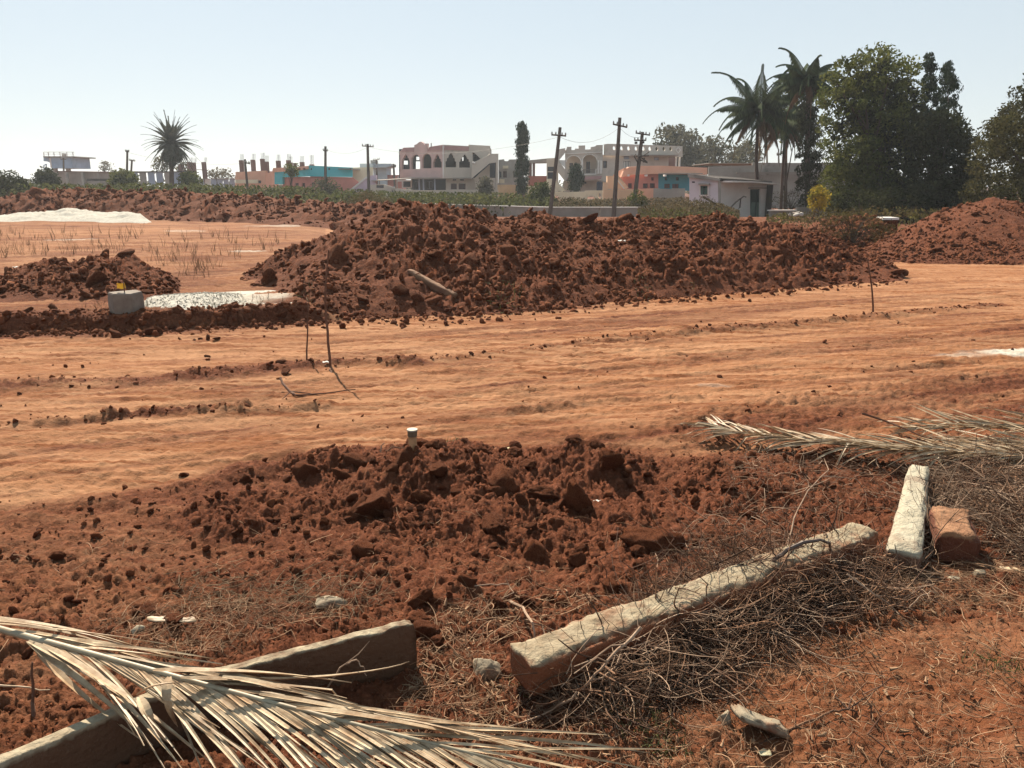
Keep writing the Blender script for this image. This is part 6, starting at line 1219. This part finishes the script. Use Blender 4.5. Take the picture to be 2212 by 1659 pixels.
# vegetation bands
def band(name, keys, Y0, Y1, n, size, mat, clump=1.2, pw=1.6, aspect=.5, floor=0.):
    kt = keyf([(u, v) for u, v in keys]); U = rng.uniform(keys[0][0], keys[-1][0], n); Y = Y0 + (Y1 - Y0) * rng.random(n); x = np.array([fx(u, y_, 420) for u, y_ in zip(U, Y)]); g = base_z(x, Y)
    top = np.array([at(u, v, y_)[2] for u, v, y_ in zip(U, kt(U), Y)]); hgt = np.maximum(top - g, .12) * (.55 + .45 * ss(-.5, .5, fbm(x / clump, Y / clump, 0, 3, 77))); z = g + hgt * (1 - rng.random(n) ** pw * (1 - floor))
    return leaves(name, np.column_stack([x, Y, z]), size, mat, None, aspect, kind='stuff')
band('crop_plants', [(-350, 398), (0, 396), (150, 398), (300, 396), (480, 398), (560, 400), (700, 405), (850, 414), (1000, 416), (1150, 418), (1200, 424)], 57, 92, 26000, .30, V_crop, 1.6, 2.2)
band('scrub_plants', [(-350, 394), (0, 398), (200, 399), (480, 401), (640, 408), (850, 420), (1000, 424), (1200, 428), (1330, 436)], 56, 84, 9000, .28, V_dark, 1.4, 1.8)
band('scrub_plants', [(1190, 424), (1300, 430), (1400, 428), (1500, 425), (1560, 435)], 56, 68, 8500, .20, V_scrub, .9, 1.8)
band('scrub_plants', [(1380, 447), (1440, 436), (1500, 432), (1560, 440), (1600, 455)], 30, 42, 5500, .12, V_scrub, .8, 1.6)
band('scrub_plants', [(1380, 452), (1440, 446), (1540, 448), (1600, 462)], 28, 40, 1500, .12, V_crop, .8, 1.6)
band('dry_undergrowth', [(1660, 462), (1760, 455), (1900, 440), (2050, 452), (2212, 430), (2400, 430)], 27, 38, 5200, .13, V_brown, .8, 1.6)
band('far_treeline', [(-1400, 384), (-400, 378), (0, 386), (300, 388), (700, 392), (1200, 390), (1600, 380), (2300, 370), (3400, 376)], 170, 240, 16000, 1.2, V_grey, 9, 1.6)
# brush mounds beside the poles
tree('brush_mound', 'mound of dry brush against the side of the hut', 'brush heap', [(1478, 462), (1500, 432), (1525, 424), (1552, 445), (1572, 468)], 36, .8, (1520, 462), V_brown, 60, 2200, .3, .09, .03, nl=24, aspect=.25)
tree('brush_mound', 'mound of dry grey brush left of the peak of the long heap', 'brush heap', [(745, 445), (765, 428), (790, 418), (812, 424), (850, 436), (840, 448)], 40, .9, (795, 440), V_scrub, 60, 2000, .4, .12, .03, nl=24, aspect=.25)
tree('brush_mound', 'dark brush covering the soil heap in the gap at the right', 'brush heap', [(1765, 520), (1775, 475), (1810, 460), (1870, 458), (1920, 475), (1935, 500), (1880, 530), (1820, 545)], 19.6, .4, (1850, 520), V_brown, 90, 3000, .2, .06, .02, nl=40, aspect=.2)
# dark thin leaning sticks before the hut
for lb, pts in (('dark pole leaning on the hut front, forked at the top', [(1572, 455, 0), (1590, 436, 0), (1607, 424, 0), (1612, 426, 0)]), ('crooked dead stem before the hut front', [(1590, 458, 0), (1598, 448, 0), (1600, 430, 0), (1606, 424, 0)]), ('thick dark branch slanting down the brush mound by the hut', [(1518, 425, -6), (1545, 440, -6), (1570, 455, -6)])):
    mb = MB().tube([at(u, v, 44 + dy) for u, v, dy in pts], [.05, .045, .035, .03][:len(pts)], 6); tag(mb.obj('leaning_pole', M_iron), lb, 'branch')
# ---- palms
def palm(name, label, crown_px, base_px, Y, nf, Lf, tr, mat, seed, up=(-.5, 1.2), dead=5, lean=0., lw=.05, grav=1.1, nlf=46, lfl=.55, stiff=False):
    r = random.Random(seed); c = Vector(at(*crown_px, Y)); b = Vector((fx(base_px[0], Y, base_px[1]), Y, gz(Y) - .2)); E_ = empty(name, b, label, 'palm tree')
    P = [b.lerp(c, t) + Vector((lean * math.sin(t * math.pi) , 0, 0)) for t in np.linspace(0, 1, 12)]; MB().tube(P, [tr * (1.3 - .5 * i / 11) + (.012 if i % 2 else 0) for i in range(12)], 10).obj('trunk', M_trunkp, E_, smooth=True)
    for i in range(nf):
        az_ = 2.399 * i + r.uniform(-.3, .3); el = up[0] + (up[1] - up[0]) * ((i + .5) / nf) + r.gauss(0, .08); isd = i < dead
        d = Vector((math.cos(az_) * math.cos(el), math.sin(az_) * math.cos(el), math.sin(el))); p = c.copy(); L_ = Lf * r.uniform(.85, 1.1); pts = [p.copy()]; dirs = [d.copy()]; S_ = 14
        for k in range(S_):
            p = p + d * L_ / S_; g_ = grav * (1.6 if isd else 1) / S_ * (.5 + 1.2 * k / S_) * (0.55 + .45 * math.cos(el)); d = (d + Vector((0, 0, -g_))).normalized(); pts.append(p.copy()); dirs.append(d.copy())
        mb = MB().tube(pts, [.028 * (1 - .8 * k / S_) for k in range(S_ + 1)], 4)
        for j in range(nlf):
            t = .10 + .9 * j / nlf; f_ = t * S_; k = min(int(f_), S_ - 1); q = pts[k].lerp(pts[k + 1], f_ - k); T = dirs[k]; Sd = T.cross(Vector((0, 0, 1))); Sd = Sd.normalized() if Sd.length > .05 else Vector((1, 0, 0)); N_ = Sd.cross(T)
            ll = lfl * math.sin(min(1, t * 1.25 + .12) * math.pi * .86 + .25) * r.uniform(.85, 1.15)
            for sd_ in (-1, 1):
                e = (Sd * sd_ * (.8 if not stiff else .75) + T * (.55 if stiff else .35) + N_ * (.25 if stiff else .05) + Vector((0, 0, -(.85 if not stiff else .0) - (.9 if isd else 0)))).normalized(); m_ = q + e * ll * .55; en = m_ + (e + Vector((0, 0, -.5 if not stiff else -.05))).normalized() * ll * .45; ww = T * lw * .5
                mb.add([q - ww * .5, q + ww * .5, m_ + ww, en, m_ - ww], [(0, 1, 2, 4), (4, 2, 3)])
        mb.obj('frond', V_palmd if isd else mat, E_)
    return E_, c
E_, c = palm('coconut_palm', 'nearer coconut palm with a full crown left of the big leafy tree', (1640, 238), (1652, 400), 50, 30, 3.7, .095, V_palm, 3, up=(-.7, 1.15), dead=4, lean=-.25, lfl=.78, grav=1.75, lw=.08, nlf=50)
E_, c = palm('coconut_palm', 'taller coconut palm whose trunk is wrapped in dark climbers', (1745, 172), (1748, 440), 46, 26, 2.7, .12, V_palm, 5, up=(-.5, 1.0), dead=3, lfl=.65, grav=1.6, lw=.08, nlf=44)
crown('climber', [(1725, 440), (1722, 330), (1730, 250), (1738, 180), (1752, 178), (1768, 250), (1772, 330), (1775, 440)], 46, .5, 120, 6000, .36, .18, V_dark, E_, aspect=.35, droop=1.5)
palm('coconut_palm', 'third coconut palm, low drooping crown between the two taller ones', (1697, 258), (1692, 400), 54, 28, 3.4, .085, V_palm, 8, up=(-.9, 1.0), dead=7, lfl=.72, grav=1.7, lw=.08)
tree('broadleaf_tree', 'small light green crown behind the taller coconut palm', 'tree', [(1660, 230), (1668, 195), (1690, 178), (1720, 180), (1735, 215), (1730, 290), (1690, 300)], 58, 1.2, (1700, 400), V_green, 50, 2400, .6, .24, .14, nl=6)
# date palm
E_, c = palm('date_palm', 'lone date palm with round spiky crown standing on the left horizon', (370, 310), (366, 402), 88, 72, 3.4, .22, V_date, 12, up=(-1.0, 1.4), dead=0, lw=.10, grav=.75, nlf=40, lfl=.46, stiff=True)
C_ = crown('frond_skirt', [(358, 345), (360, 322), (370, 312), (383, 322), (384, 345), (377, 358), (366, 360)], 88, .8, 60, 2600, .5, .4, V_date, E_, aspect=.2, droop=2.)
# ================================================================ HAZE
def haze():
    m = bpy.data.materials.new('haze_air'); m.use_nodes = True; n = m.node_tree; n.nodes.clear()
    out = n.nodes.new('ShaderNodeOutputMaterial'); v = n.nodes.new('ShaderNodeVolumePrincipled'); v.inputs['Density'].default_value = HAZE
    v.inputs['Color'].default_value = (.86, .92, 1., 1); v.inputs['Anisotropy'].default_value = .3
    n.links.new(v.outputs[0], out.inputs['Volume'])
    o = MB().box(-1700, -40, -3, 1700, 1650, 16).obj('haze', m); tag(o, kind='stuff')
if HAZE > 0: haze()
